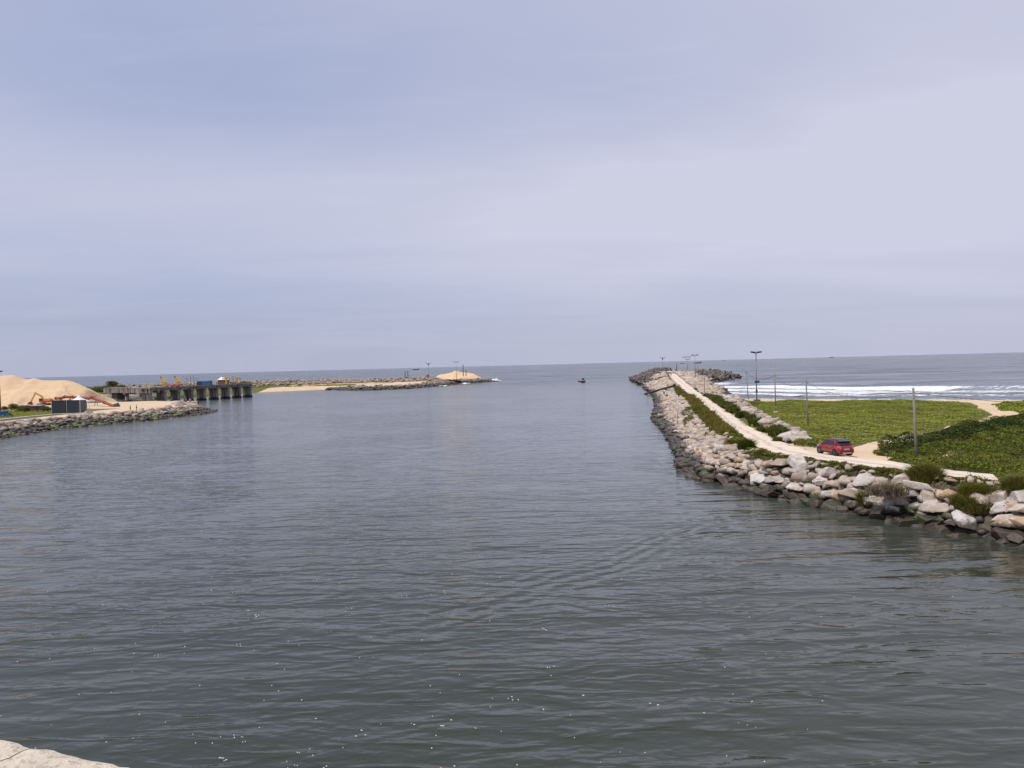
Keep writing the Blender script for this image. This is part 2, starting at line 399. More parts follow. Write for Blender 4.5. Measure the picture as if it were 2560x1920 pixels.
fieldP = [P(a, b, 2)[:2] for a, b in [(1838, 1003), (1950, 1002.5), (2100, 1001.5), (2250, 1001.5), (2396, 1004), (2440, 1015), (2479, 1036), (2450, 1050), (2396, 1061), (2300, 1084),
      (2272, 1090.5), (2231, 1098), (2190, 1109), (2138, 1121), (2100, 1134), (2040, 1133), (1968, 1116), (1960, 1090), (1920, 1066), (1880, 1040), (1850, 1018)]]
field2P = [P(a, b, 2)[:2] for a, b in [(2478, 1013), (2520, 1007), (2600, 1004), (2800, 1003), (2800, 1050), (2560, 1036), (2510, 1026)]]
duneP = [P(2181, 1138, 2.8)[:2], P(2215, 1133.5, 2.9)[:2], P(2262, 1131, 2.9)[:2], P(2250, 1139, 3)[:2], P(2212, 1149, 3)[:2], P(2240, 1156, 3)[:2], P(2277, 1163, 3)[:2], P(2340, 1169, 3)[:2], P(2450, 1180, 3)[:2], P(2560, 1189, 3)[:2],
         (45.8, 46), (52, 32), (150, 32), (150, 163), (88, 122), (64, 102.5), (51.5, 92.3), (45.5, 87.2), (39.5, 82.6)]
hole1 = [P(a, b, 3.4)[:2] for a, b in [(2345, 1112), (2362, 1107), (2392, 1104), (2394, 1109), (2370, 1116), (2348, 1118)]]
pathP = [(60, 100), (66, 104), (96, 128), (90, 130), (70, 112)]
strip = [P(a, b, 3)[:2] for a, b in []]
def veg_mask(x, y):
    x = np.asarray(x).ravel(); y = np.asarray(y).ravel()
    f_ = inside(x, y, fieldP) | inside(x, y, field2P); d_ = inside(x, y, duneP) & ~inside(x, y, hole1)
    return f_, d_

def axis(segs):
    out = [segs[0][0]]
    for a, b, s0, s1 in segs:
        v = a; 
        while v < b:
            t = (v - a) / (b - a); v += s0 + (s1 - s0) * t; out.append(min(v, b))
    return np.unique(np.round(out, 4))
def grid_mesh(name, xs, ys, hf, mat, attrs=None, **kw):
    X, Y = np.meshgrid(xs, ys); x = X.ravel(); y = Y.ravel(); z = hf(x, y)
    nx, ny = len(xs), len(ys); i = np.arange(nx * ny).reshape(ny, nx)
    f_ = np.stack([i[:-1, :-1], i[:-1, 1:], i[1:, 1:], i[1:, :-1]], -1).reshape(-1, 4)
    at = attrs(x, y, z) if attrs else None
    keep = (z[f_] > -2.2).any(1)
    me = np_mesh(name, np.stack([x, y, z], 1), f_[keep], True, at)
    return link_mesh(name, me, mat, **kw)

def gattr(x, y, z):
    f_, d_ = veg_mask(x, y)
    d1, _, _ = pdist(x, y, shoreL); dc, sg, hw = pdist(x, y, roadC, roadW)
    rk = ((d1 < 8.5) & (dc - hw > .3)) | ((sg < 0) & (dc - hw > 2.2)) | ((y > 255)) & (dc - hw > .5)
    vg = (f_ | d_).astype(float)
    vg = np.where((sg < 0) & (dc - hw < 3) & (dc - hw > .2) & (y < 300), .8, vg)
    vg = np.where((sg > 0) & (dc - hw < 4.5) & (dc - hw > .3) & (y < 290) & (y > 88), .85, vg)
    rk = rk & ~(f_ | d_) & (x < 200)
    return {'veg': vg, 'rock': rk.astype(float)}
xs = axis([(18, 100, .5, .6), (100, 160, .8, 2), (160, 430, 3, 12)])
ys = axis([(-32, 44, 4, 1), (44, 130, .5, .6), (130, 270, .8, 1.5), (270, 625, 2, 2.5)])
grid_mesh('ground', xs, ys, HR, M_ground, gattr, kind='structure')

# ------------------------------------------------------------------ gravel track
def resample(line, step):
    line = np.array(line, float); d = np.r_[0, np.cumsum(np.hypot(*(np.diff(line[:, :2], axis=0).T)))]
    n = int(d[-1] / step) + 1; s = np.linspace(0, d[-1], n)
    return np.stack([np.interp(s, d, line[:, k]) for k in range(line.shape[1])], 1)
def smooth_line(l, it=3):
    l = np.array(l, float)
    for _ in range(it): l[1:-1] = l[:-2] * .25 + l[1:-1] * .5 + l[2:] * .25
    return l
cl = np.array([(*c, w) for c, w in zip(roadC, roadW)])
cl = smooth_line(resample(cl, .8), 8)
tv = []; tf = []; tl = []; NK = 16
dirs = np.gradient(cl[:, :2], axis=0); dirs /= np.linalg.norm(dirs, axis=1)[:, None]
for i, (c, d) in enumerate(zip(cl, dirs)):
    wl = c[3] + .9 * (vn(i * .8, 0, 2.2, 4) - .5) + .5 * (vn(i * .8, 0, .9, 5) - .5); wr = c[3] + .9 * (vn(i * .8, 50, 2.2, 6) - .5) + .5 * (vn(i * .8, 9, .9, 7) - .5)
    for k in range(NK + 1):
        q = k / NK; o = -wl + (wl + wr) * q
        e = min(q, 1 - q)
        z = float(zroad(c[1])) + .035 * math.sin(q * math.pi) + .05 * (vn(c[0] + o, c[1], 1.5, 8) - .5) - (0.10 if e == 0 else 0) + .03
        z -= .03 * (math.exp(-((q - .30) / .06) ** 2) + math.exp(-((q - .66) / .06) ** 2))
        tl.append(q); tv.append((c[0] + d[1] * o, c[1] - d[0] * o, z))
n_ = len(cl); ii = np.arange(n_ * (NK + 1)).reshape(n_, NK + 1)
tf = np.stack([ii[:-1, :-1], ii[:-1, 1:], ii[1:, 1:], ii[1:, :-1]], -1).reshape(-1, 4)
link_mesh('track', np_mesh('track', tv, tf, True, {'lat': tl}), M_road, kind='structure')

# ------------------------------------------------------------------ left land
def L3(a): return a
lsA = [(-260, 120)] + PL([(-160, 1114), (0, 1097), (77, 1084), (138, 1074), (215, 1066), (340, 1055), (373, 1052), (449, 1042), (506, 1036), (533, 1031)]) + \
      PL([(518, 1024), (490, 1017), (440, 1014.5), (361, 1013.5)])
lsB = [lsA[-1]] + PL([(315, 1011), (340, 1004), (390, 1000.5), (440, 997), (530, 989.5), (636, 983), (720, 979.5), (800, 976), (837, 975)])
lsC = [lsB[-1]] + PL([(890, 976.5), (960, 974.5), (1030, 971.5), (1070, 968), (1106, 965), (1150, 960), (1201, 956)]) + [(-13, 596), (-14, 606), (-30, 604), (-55, 585), (-90, 562)]
lsD = [lsC[-1], (-190, 556), (-330, 560), (-600, 560)]
landL = lsA + lsB[1:] + lsC[1:] + lsD[1:] + [(-600, 100)]
crest = [PD(500, 955, 532)[:2], PD(636, 954, 530)[:2], PD(800, 951, 530)[:2], PD(980, 948, 528)[:2], PD(1040, 944, 530)[:2], PD(1097, 936, 540)[:2], PD(1180, 934, 565)[:2], PD(1215, 942, 592)[:2]]
crestZ = [2.9, 3.2, 2.9, 2.4, 2.8, 4.2, 3.6, .8]
crest = [(-420, 500)] + crest; crestZ = [2.5] + crestZ
def HL(x, y):
    x = np.asarray(x, float).ravel(); y = np.asarray(y, float).ravel(); ins = inside(x, y, landL)
    dA, _, _ = pdist(x, y, lsA); dB, _, _ = pdist(x, y, lsB); dC_, _, _ = pdist(x, y, lsC); dD, _, _ = pdist(x, y, lsD)
    a, _, v = pdist(x, y, crest, crestZ)
    plat = 2.3 + .5 * (fbm(x, y, 25, 31) - .5) + v * np.exp(-(a / 9.0) ** 2)
    # rising ground where the jetty meets the shore
    plat = plat + 3.2 * np.exp(-(((x + 190) / 16) ** 2 + ((y - 362) / 16) ** 2))
    plat = plat + .9 * np.exp(-(((x - P(466, 1006, 2.2)[0]) / 6) ** 2 + ((y - P(466, 1006, 2.2)[1]) / 6) ** 2))
    h = np.minimum(np.minimum(plat, dA * .42 - .1), np.minimum(np.minimum(dB * .12, dC_ * .30 - .1), dD * .4))
    return np.where(ins, h, -np.minimum(2.5, np.minimum(np.minimum(dA, dD), np.minimum(dB * .3, dC_)) * .4) - .02)
def gattrL(x, y, z):
    dA, _, _ = pdist(x, y, lsA); dC_, _, _ = pdist(x, y, lsC); a, _, v = pdist(x, y, crest, crestZ); dB, _, _ = pdist(x, y, lsB)
    rk = (dA < 7) | (dC_ < 6) | (a < 9)
    vg = ((dB > 22) & (a > 8) & (a < 26) & (x < -80) & (x > -175)) * .42
    vg = np.where((x < -150) & (y > 330) & (a > 10), .75, vg)
    vg = np.where((x < -120) & (y < 238) & (dA > 6), .7, vg)
    return {'veg': vg, 'rock': rk * 1.0}
grid_mesh('sand_spit', axis([(-600, -240, 12, 3), (-240, -8, 1.6, 1.6)]), axis([(100, 330, 1.6, 1.6), (330, 615, 2.2, 2.2)]), HL, M_ground, gattrL, kind='structure')

# ------------------------------------------------------------------ water
def water_mat():
    m, t, b = new_mat('sea_water'); p = pos(t)
    sp = t.nodes.new('ShaderNodeSeparateXYZ'); t.links.new(p, sp.inputs[0])
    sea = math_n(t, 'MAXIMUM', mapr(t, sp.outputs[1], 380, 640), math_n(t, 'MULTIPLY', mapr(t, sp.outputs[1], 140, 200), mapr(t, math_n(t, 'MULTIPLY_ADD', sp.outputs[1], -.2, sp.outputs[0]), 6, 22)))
    def layer(ang, sx, sy, scale, detail, dist=.0, rough=.5):
        mpn = t.nodes.new('ShaderNodeMapping'); t.links.new(p, mpn.inputs[0]); mpn.inputs['Rotation'].default_value = (0, 0, rad(ang)); mpn.inputs['Scale'].default_value = (sx, sy, 1)
        return noise(t, scale, detail, rough, mpn.outputs[0], dist)
    patch = mapr(t, noise(t, .03, 4, .55, p, .6), .36, .66, .45, 1.1)
    calm = mapr(t, sp.outputs[0], 0, 26, 1.0, .50)
    patch = math_n(t, 'MULTIPLY', patch, calm)
    a = layer(14, .30, 1.0, 1.05, 1.5, .7)       # ripples about a metre apart
    a2 = layer(-31, .42, 1.0, .62, 2, .6)
    c = layer(38, .6, 1.0, 3.0, 2, .3); c2 = layer(-52, .5, 1.0, 1.7, 2, .4)         # fine ripples
    d = layer(28, .22, 1.0, .30, 2, .3)        # longer undulation
    h = math_n(t, 'MULTIPLY', mapr(t, a, .44, .80), .125); h = math_n(t, 'MULTIPLY_ADD', mapr(t, a2, .44, .80), .13, h); h = math_n(t, 'MULTIPLY_ADD', c, .045, h); h = math_n(t, 'MULTIPLY_ADD', c2, .09, h)
    h = math_n(t, 'MULTIPLY', h, patch); h = math_n(t, 'MULTIPLY_ADD', d, .42, h)
    e = layer(4, .22, 1.0, .11, 5, .4); e2 = layer(-29, .4, 1.0, .75, 3, .3)
    hs = math_n(t, 'MULTIPLY_ADD', e, 6.5, math_n(t, 'MULTIPLY', e2, 1.2))
    h = math_n(t, 'MULTIPLY_ADD', math_n(t, 'MULTIPLY', hs, sea), 1.0, h)
    h = math_n(t, 'MULTIPLY', h, .72)
    # wake of a boat that has passed: a train of narrow parallel ripples
    w0 = Vector(P(1130, 1540, 0)); w1 = Vector(P(1690, 1350, 0)); wd = (w1 - w0).normalized(); wn = Vector((-wd.y, wd.x, 0))
    def lin(v, off):
        dn = t.nodes.new('ShaderNodeVectorMath'); dn.operation = 'DOT_PRODUCT'; t.links.new(p, dn.inputs[0]); dn.inputs[1].default_value = v
        return math_n(t, 'ADD', dn.outputs['Value'], off)
    al = lin(wd, -w0.dot(wd)); ac = lin(wn, -w0.dot(wn))
    ac = math_n(t, 'ADD', ac, math_n(t, 'MULTIPLY_ADD', noise(t, .12, 2, .5, p), 3.0, -1.5))
    env = math_n(t, 'MULTIPLY', mapr(t, math_n(t, 'ABSOLUTE', ac), 3.2, .4), math_n(t, 'MULTIPLY', mapr(t, al, -6, 3), mapr(t, al, (w1 - w0).length + 18, (w1 - w0).length - 4)))
    tr_ = math_n(t, 'SINE', math_n(t, 'MULTIPLY', ac, 6.283 / 1.15))
    h = math_n(t, 'MULTIPLY_ADD', math_n(t, 'MULTIPLY', tr_, env), .034, h)
    bn = t.nodes.new('ShaderNodeBump'); bn.inputs['Strength'].default_value = 1.0; bn.inputs['Distance'].default_value = 1.0
    t.links.new(h, bn.inputs['Height']); t.links.new(bn.outputs[0], b.inputs['Normal'])
    big = noise(t, .02, 3, .5, p)
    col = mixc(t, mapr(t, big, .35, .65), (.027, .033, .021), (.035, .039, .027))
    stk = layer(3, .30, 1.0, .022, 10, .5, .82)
    col = mixc(t, mapr(t, math_n(t, 'MULTIPLY_ADD', big, 30, sp.outputs[1]), 50, 130), col, (.078, .088, .090))  # body colour lightened with distance, standing in for stronger sky reflection
    col = mixc(t, sea, col, mixc(t, mapr(t, stk, .42, .58), (.020, .036, .052), (.16, .18, .205)))  # streaks paint the light and dark of unresolved waves into the sea colour
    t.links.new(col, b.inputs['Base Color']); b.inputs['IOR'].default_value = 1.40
    t.links.new(math_n(t, 'MULTIPLY_ADD', sea, -.18, .50), b.inputs['Specular IOR Level'])
    t.links.new(mapr(t, sp.outputs[1], 20, 500, .09, .22), b.inputs['Roughness'])
    return m
M_water = water_mat()
mb = MB(); 
wx = [-60000, -4000, -500, 0, 500, 4000, 60000]; wy = [-400, 0, 200, 600, 4000, 90000]
for y_ in wy:
    for x_ in wx: mb.v.append((x_, y_, 0))
for j in range(len(wy) - 1):
    for i in range(len(wx) - 1): a_ = j * len(wx) + i; mb.f.append((a_, a_ + 1, a_ + 1 + len(wx), a_ + len(wx)))
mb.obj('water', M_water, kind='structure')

# ------------------------------------------------------------------ surf along the beach
def foam_mat(name, thr=.5):
    m, t, b = new_mat(name); p = pos(t)
    at = t.nodes.new('ShaderNodeAttribute'); at.attribute_name = 'foam'
    mpn = t.nodes.new('ShaderNodeMapping'); t.links.new(p, mpn.inputs[0]); mpn.inputs['Rotation'].default_value = (0, 0, rad(36)); mpn.inputs['Scale'].default_value = (.35, 1, 1)
    n_a = noise(t, .50, 8, .72, mpn.outputs[0], 1.2); n_b = noise(t, 2.2, 5, .65, p)
    v = math_n(t, 'MULTIPLY_ADD', n_a, 2.6, math_n(t, 'MULTIPLY_ADD', n_b, .8, -1.75)); v = math_n(t, 'ADD', v, at.outputs['Fac'])
    al = mapr(t, v, .50, .74)
    b.inputs['Base Color'].default_value = (.68, .70, .72, 1); b.inputs['Roughness'].default_value = .8
    bump(t, b, n_a, .6, .4)
    tr = t.nodes.new('ShaderNodeBsdfTransparent'); mx = t.nodes.new('ShaderNodeMixShader')
    t.links.new(al, mx.inputs[0]); t.links.new(tr.outputs[0], mx.inputs[1]); t.links.new(b.outputs[0], mx.inputs[2]); t.links.new(mx.outputs[0], t.nodes['Material Output'].inputs[0])
    return m
M_foam = foam_mat('foam')
def surf_sheet():
    # strips follow the beach line; s along, q seaward distance
    b0 = np.array(beach[0]); bdir = (np.array(beach[3]) - b0); bdir /= np.linalg.norm(bdir)
    bl = resample(np.array([tuple(b0 - bdir * 105)] + [(x, y) for x, y in beach[:-1]]), 1.5); bl = smooth_line(bl, 20)
    d = np.gradient(bl, axis=0); d /= np.linalg.norm(d, axis=1)[:, None]
    qs = np.arange(-1.5, 150, 1.0); S = np.arange(len(bl)) * 1.5
    V = []; F = []; A = []
    X = bl[:, 0][:, None] - d[:, 1][:, None] * qs[None] ; Y = bl[:, 1][:, None] + d[:, 0][:, None] * qs[None]
    Sg, Q = np.meshgrid(S, qs, indexing='ij')
    wob = 9 * (vn(Sg, 0 * Sg, 60, 3) - .5) + 3 * (vn(Sg, 0 * Sg, 14, 4) - .5)
    def band(c, w): return np.exp(-((Q + wob - c) / w) ** 2)
    br = band(74, 5.0) * (.30 + 1.0 * fbm(Sg, 0 * Sg, 26, 9, 4)); lace = band(52, 14) * (.45 + .3 * vn(Sg, Q, 20, 10)); sw = band(25, 7) * .75 * (.5 + .7 * vn(Sg, 0 * Sg, 40, 12)); wash = band(4, 3.5) * .55
    out = band(122, 2.0) * .75 * (vn(Sg, 0 * Sg, 35, 14) > .60)
    foam = np.maximum.reduce([br * .8, lace * 1.05, sw * .75, wash * .9, out])
    Sg = Sg - 105; near = np.clip((110 - np.abs(Sg)) / 90, 0, 1) * np.exp(-((Q - 70) / 60) ** 2) * .35
    foam = foam + near
    z = .06 + 1.0 * band(76, 3.2) * (.5 + .6 * vn(Sg, 0 * Sg, 22, 5)) + .35 * band(50, 4) * vn(Sg, 0 * Sg, 16, 6) + .3 * band(27, 3) + .06 * (vn(Sg, Q, 2, 7))
    z = z * sstep(Q, -1, 6) + .05
    i = np.arange(X.size).reshape(X.shape)
    f_ = np.stack([i[:-1, :-1], i[:-1, 1:], i[1:, 1:], i[1:, :-1]], -1).reshape(-1, 4)
    hh = HR(X.ravel(), Y.ravel()); chn = (X.ravel() - .2 * Y.ravel()) > 17; keep = (hh[f_] < .35).all(1) & chn[f_].all(1) & (foam.ravel()[f_].max(1) > .12)
    me = np_mesh('surf', np.stack([X.ravel(), Y.ravel(), z.ravel()], 1), f_[keep], True, {'foam': foam.ravel()})
    link_mesh('surf', me, M_foam, kind='stuff', label='white surf rolling onto the beach right of the breakwater', category='surf')
surf_sheet()
def foam_patch(cx_, cy_, rx, ry, ang, amp=1.0, hgt=.3, label='', n=28):
    q = np.linspace(-1, 1, n); U, Vv = np.meshgrid(q, q); r = np.hypot(U, Vv)
    ca, sa = math.cos(ang), math.sin(ang)
    X = cx_ + U * rx * ca - Vv * ry * sa; Y = cy_ + U * rx * sa + Vv * ry * ca
    fo = np.clip(1 - r, 0, 1) * .95 * amp; z = .06 + hgt * np.clip(1 - r, 0, 1) * vn(X, Y, 1.5, 3)
    i = np.arange(n * n).reshape(n, n); f_ = np.stack([i[:-1, :-1], i[:-1, 1:], i[1:, 1:], i[1:, :-1]], -1).reshape(-1, 4)
    me = np_mesh('foam_patch', np.stack([X.ravel(), Y.ravel(), z.ravel()], 1), f_, True, {'foam': fo.ravel()})
    link_mesh('foam_patch', me, M_foam, kind='stuff', label=label, category='foam')
p_ = P(1238, 954, 0); foam_patch(p_[0], p_[1], 9, 16, 0, 1.2, 3.2, 'wave bursting white off the tip of the far left breakwater')
p_ = P(1160, 960.5, 0); foam_patch(p_[0] + 1, p_[1], 9, 8, 0, 1.1, 1.5, 'white foam in the gap of the dark rocks below the sand cone')
p_ = P(1105, 966, 0); foam_patch(p_[0] + 1, p_[1] - 2, 7, 6, .4, 1.1, 1.2, 'white splash at the left foot of the dark rocks')
p_ = P(1790, 962, 0); foam_patch(p_[0] + 4, p_[1] + 6, 15, 46, -.35, 1.0, .7, 'churned foam behind the tetrapods on the beach side of the breakwater')
p_ = P(1800, 951, 0); foam_patch(p_[0] + 8, p_[1] + 10, 26, 12, 0, .75, .5, 'foam around the outer tip of the tetrapods')

# ------------------------------------------------------------------ boulders
def rock_mesh(seed, cut=.5, flat_=.6, bev=.05, el=1.0):
    """quarried block: a box whose corners are knocked off, tapered and sheared"""
    r = random.Random(seed); bm = bmesh.new()
    tx, ty = r.uniform(.55, .95), r.uniform(.55, .95); sh = r.uniform(-.25, .25); sh2 = r.uniform(-.2, .2)
    for sx in (-1, 1):
        for sy in (-1, 1):
            for sz in (-1, 1):
                j = [r.uniform(.82, 1.0) for _ in range(3)]
                for k in range(3):
                    c = [sx * j[0], sy * j[1], sz * j[2]]; c[k] *= 1 - r.uniform(.12, cut) * 1.3
                    if r.random() < .15: continue
                    if sz > 0: c[0] *= tx; c[1] *= ty
                    c[0] += sh * c[2]; c[2] += sh2 * c[0] * .8
                    bm.verts.new((c[0] * .5 * el, c[1] * .5, c[2] * .5 * flat_))
    bmesh.ops.convex_hull(bm, input=bm.verts)
    bmesh.ops.delete(bm, geom=[v for v in bm.verts if not v.link_faces], context='VERTS')
    bmesh.ops.dissolve_limit(bm, angle_limit=.12, verts=bm.verts, edges=bm.edges)
    if bev:
        bmesh.ops.bevel(bm, geom=list(bm.edges), offset=bev, segments=1, affect='EDGES', clamp_overlap=True)
    bmesh.ops.triangulate(bm, faces=bm.faces)
    me = bpy.data.meshes.new('boulder'); bm.to_mesh(me); bm.free(); return me
HI = [rock_mesh(100 + k, random.uniform(.4, .7), random.uniform(.34, .56), .03, random.uniform(1.05, 1.55)) for k in range(24)]
LO = [rock_mesh(300 + k, random.uniform(.35, .6), random.uniform(.35, .62), 0, random.uniform(1.1, 1.7)) for k in range(14)]
def arrs(me):
    v = np.empty(len(me.vertices) * 3, np.float32); me.vertices.foreach_get('co', v)
    f_ = np.empty(len(me.loops), np.int32); me.loops.foreach_get('vertex_index', f_); return v.reshape(-1, 3), f_.reshape(-1, 3)
LOA = [arrs(m_) for m_ in LO]
def eul(rx, ry, rz):
    return np.array((Matrix.Rotation(rz, 3, 'Z') @ Matrix.Rotation(ry, 3, 'Y') @ Matrix.Rotation(rx, 3, 'X')))
def bake(items, bases):
    V = []; F = []; b = 0
    for k, (pos_, s, e) in enumerate(items):
        v, f_ = bases[k % len(bases)]
        V.append((v * s) @ eul(*e).T + pos_); F.append(f_ + b); b += len(v)
    return np.concatenate(V), np.concatenate(F)
def place_rocks(items, root, mat, nbig=300, stuff_name='rubble', mat2=None):
    """items: (pos, size, euler). The ones that show largest become parts, the rest one stuff part"""
    key = [-(it[1] / max(20, it[0][1])) for it in items]; od = np.argsort(key)
    big = [items[i] for i in od[:nbig]]; rest = [items[i] for i in od[nbig:]]
    for m_ in HI:
        if mat.name not in m_.materials and False: pass
    meshes = []
    for m_ in HI:
        c = m_.copy(); c.materials.append(mat); meshes.append(c)
    for k, (p_, s, e) in enumerate(big):
        o = bpy.data.objects.new('boulder', meshes[k % len(meshes)]); C.objects.link(o); o.parent = root
        o.location = p_; o.scale = (s, s, s); o.rotation_euler = e
    if rest:
        V, F = bake(rest, LOA); link_mesh(stuff_name, np_mesh(stuff_name, V, F), mat2 or mat, root, kind='stuff')

def jgrid(x0, x1, y0, y1, s, jit=.38):
    X, Y = np.meshgrid(np.arange(x0, x1, s), np.arange(y0, y1, s)); X = X + (np.arange(X.shape[0])[:, None] % 2) * s * .5
    x = X.ravel() + RNG.uniform(-jit, jit, X.size) * s; y = Y.ravel() + RNG.uniform(-jit, jit, X.size) * s; return x, y

bw = empty('breakwater', (0, 0, 0), label='long rubble breakwater of pale angular boulders carrying the gravel track out to sea', cat='breakwater')
items = []
greenS = [[P(a, b, 2.0)[:2] for a, b in q] for q in (
    [(1698, 1036), (1745, 1020), (1752, 1034), (1712, 1046)], [(1706, 1052), (1745, 1038), (1752, 1048), (1712, 1064)],
    [(1760, 1096), (1810, 1072), (1830, 1090), (1775, 1100)],
    [(2398, 1250), (2420, 1225), (2470, 1235), (2478, 1262), (2450, 1283), (2408, 1272)], [(2480, 1215), (2560, 1215), (2560, 1250), (2500, 1240)])]
for (y0, y1, s, smin, smax) in ((28, 75, .76, .75, 1.55), (75, 100, .76, .7, 1.3), (100, 160, .85, .7, 1.25), (160, 300, 1.15, 1.0, 1.7), (300, 620, 1.9, 1.6, 2.7)):
    x, y = jgrid(18, 160, y0, y1, s)
    h = HR(x, y); d1, _, _ = pdist(x, y, shoreL); dc, sg, hw = pdist(x, y, roadC, roadW); dr = dc - hw
    ins = inside(x, y, landR)
    gap = np.where(y < 100, 1.15 + 1.1 * vn(x, y, 4, 77), 2.0 + .8 * vn(x, y, 6, 78))
    left = (sg < 0) & (dr > gap) & ((ins & (d1 < 14) & ((d1 > .35) | (y < 100))) | (~ins & (d1 < .7) & (y < 92)))
    right = (sg > 0) & (y > 228) & ((ins & (dr > 1.3)) | (~ins & (d1 < 1.2))) & (d1 < 60) & (x < 150) & ((y > 262) | (dr < 6))
    m_ = left | right | ((y > 470) & (d1 < 70) & (ins | (d1 < 1.5)) & (dr > 1.5))
    if y0 > 150: m_ &= ~((sg > 0) & (y < 228))
    for g in greenS: m_ &= ~(inside(x, y, g) & (RNG.random(len(x)) < .8))
    for xx, yy, hh, dd in zip(x[m_], y[m_], h[m_], d1[m_]):
        r = random.random(); sz = smin + (smax - smin) * r ** (1.25 if yy < 100 else 1.6)
        if dd < 3 and yy < 90: sz *= 1.12
        items.append(((xx, yy, hh + .10 * sz + random.uniform(-.08, .30)), sz, (random.uniform(-.34, .34), random.uniform(-.34, .34), random.uniform(0, 6.3))))
# second, looser layer lying on the first
x, y = jgrid(18, 60, 40, 130, 1.55)
h = HR(x, y); d1, _, _ = pdist(x, y, shoreL); dc, sg, hw = pdist(x, y, roadC, roadW); ins = inside(x, y, landR)
m_ = (sg < 0) & (dc - hw > 2.3) & ins & (d1 < 9) & (d1 > 1.2)
for g in greenS: m_ &= ~inside(x, y, g)
for xx, yy, hh in zip(x[m_], y[m_], h[m_]):
    sz = random.uniform(.7, 1.45) if yy < 85 else random.uniform(.65, 1.2)
    items.append(((xx, yy, hh + .26), sz, (random.uniform(-.35, .35), random.uniform(-.35, .35), random.uniform(0, 6.3))))
# small stones wedged between the blocks
x, y = jgrid(18, 60, 40, 105, .62)
h = HR(x, y); d1, _, _ = pdist(x, y, shoreL); dc, sg, hw = pdist(x, y, roadC, roadW); ins = inside(x, y, landR)
m_ = (sg < 0) & (dc - hw > 1.0) & ins & (d1 < 10) & (d1 > .3) & (RNG.random(len(x)) < .6)
for xx, yy, hh in zip(x[m_], y[m_], h[m_]):
    items.append(((xx, yy, hh + random.uniform(.05, .38)), random.uniform(.28, .6), (random.uniform(-.6, .6), random.uniform(-.6, .6), random.uniform(0, 6.3))))
# ridge of stones on the beach side of the track
ridgeR = [P(a, b, 2.8)[:2] for a, b in [(1968, 1078), (1985, 1086), (2028, 1106), (2010, 1110), (1975, 1110), (1935, 1090), (1905, 1066), (1868, 1036), (1815, 1006), (1778, 978), (1765, 965), (1790, 965), (1824, 978), (1858, 1004), (1900, 1033), (1958, 1060)]]
x, y = jgrid(28, 110, 76, 330, 1.05); m_ = inside(x, y, ridgeR); x = x[m_]; y = y[m_]; h = HR(x, y)
for xx, yy, hh in zip(x, y, h):
    sz = random.uniform(.8, 1.9); items.append(((xx, yy, hh + random.uniform(.05, .65)), sz, (random.uniform(-.35, .35), random.uniform(-.35, .35), random.uniform(0, 6.3))))
# the big pale block at the right end of the slope
for px_, py_, z_, s_, e_ in ((2508, 1288, 1.1, 2.7, (.1, -.1, .5)), (2470, 1308, .5, 2.0, (.1, .1, 2.8)), (2525, 1326, .15, 1.8, (0, .1, .2)), (2555, 1312, .7, 1.9, (.1, .1, 2)), (2512, 1316, .4, 1.9, (.15, 0, .1)), (2440, 1298, .7, 1.7, (0, .2, 1)),
                             (2075, 1205, 1.6, 2.1, (.25, .1, .3)), (2112, 1208, 1.6, 2.2, (.25, 0, 2.9)), (2172, 1218, 1.5, 2.0, (.2, .1, 0))):
    q = P(px_, py_, z_); items.append(((q[0], q[1], z_), s_, e_))
place_rocks(items, bw, M_rock, mat2=M_rock2)

def tetra_mesh():
    m_ = MB(); ds = [Vector((0, 0, 1)), Vector((.943, 0, -.333)), Vector((-.471, .816, -.333)), Vector((-.471, -.816, -.333))]
    for d in ds: m_.tube((0, 0, 0), d * .62, .30, .19, 6)
    return m_.mesh('tetrapod')
TE = tetra_mesh(); TE.materials.append(M_tetra)
tp = []
x, y = jgrid(70, 160, 395, 625, 3.3)
h = HR(x, y); d1, _, _ = pdist(x, y, shoreL); ins = inside(x, y, landR); dc, sg, hw = pdist(x, y, roadC, roadW)
m_ = ((ins & (d1 < 11)) | (~ins & (d1 < 2.5))) & ((y > 440) | ((sg < 0) & (d1 < 5)) ) 
m_ |= (y > 485) & (dc - hw > 2) & ins
for xx, yy, hh, k in zip(x[m_], y[m_], h[m_], range(9999)):
    tp.append((xx, yy, max(hh, 0) + random.uniform(.3, 1.5)))
random.shuffle(tp); tp.sort(key=lambda q: q[1])
print('tetrapods', len(tp))
for q in tp[:300]:
    o = bpy.data.objects.new('tetrapod', TE); C.objects.link(o); o.parent = bw; o.location = q
    s = random.uniform(2.8, 4.2); o.scale = (s, s, s); o.rotation_euler = [random.uniform(0, 6.3) for _ in range(3)]
if len(tp) > 300:
    V, F = [], []; ta = arrs  # rest as one stuff part
    bm = bmesh.new(); bm.from_mesh(TE); bmesh.ops.triangulate(bm, faces=bm.faces); tm = bpy.data.meshes.new('t'); bm.to_mesh(tm); bm.free()
    V, F = bake([(q, random.uniform(2.3, 3.2), tuple(random.uniform(0, 6.3) for _ in range(3))) for q in tp[300:]], [arrs(tm)])
    link_mesh('tetrapod_pile', np_mesh('tetrapod_pile', V, F), M_tetra, bw, kind='stuff')

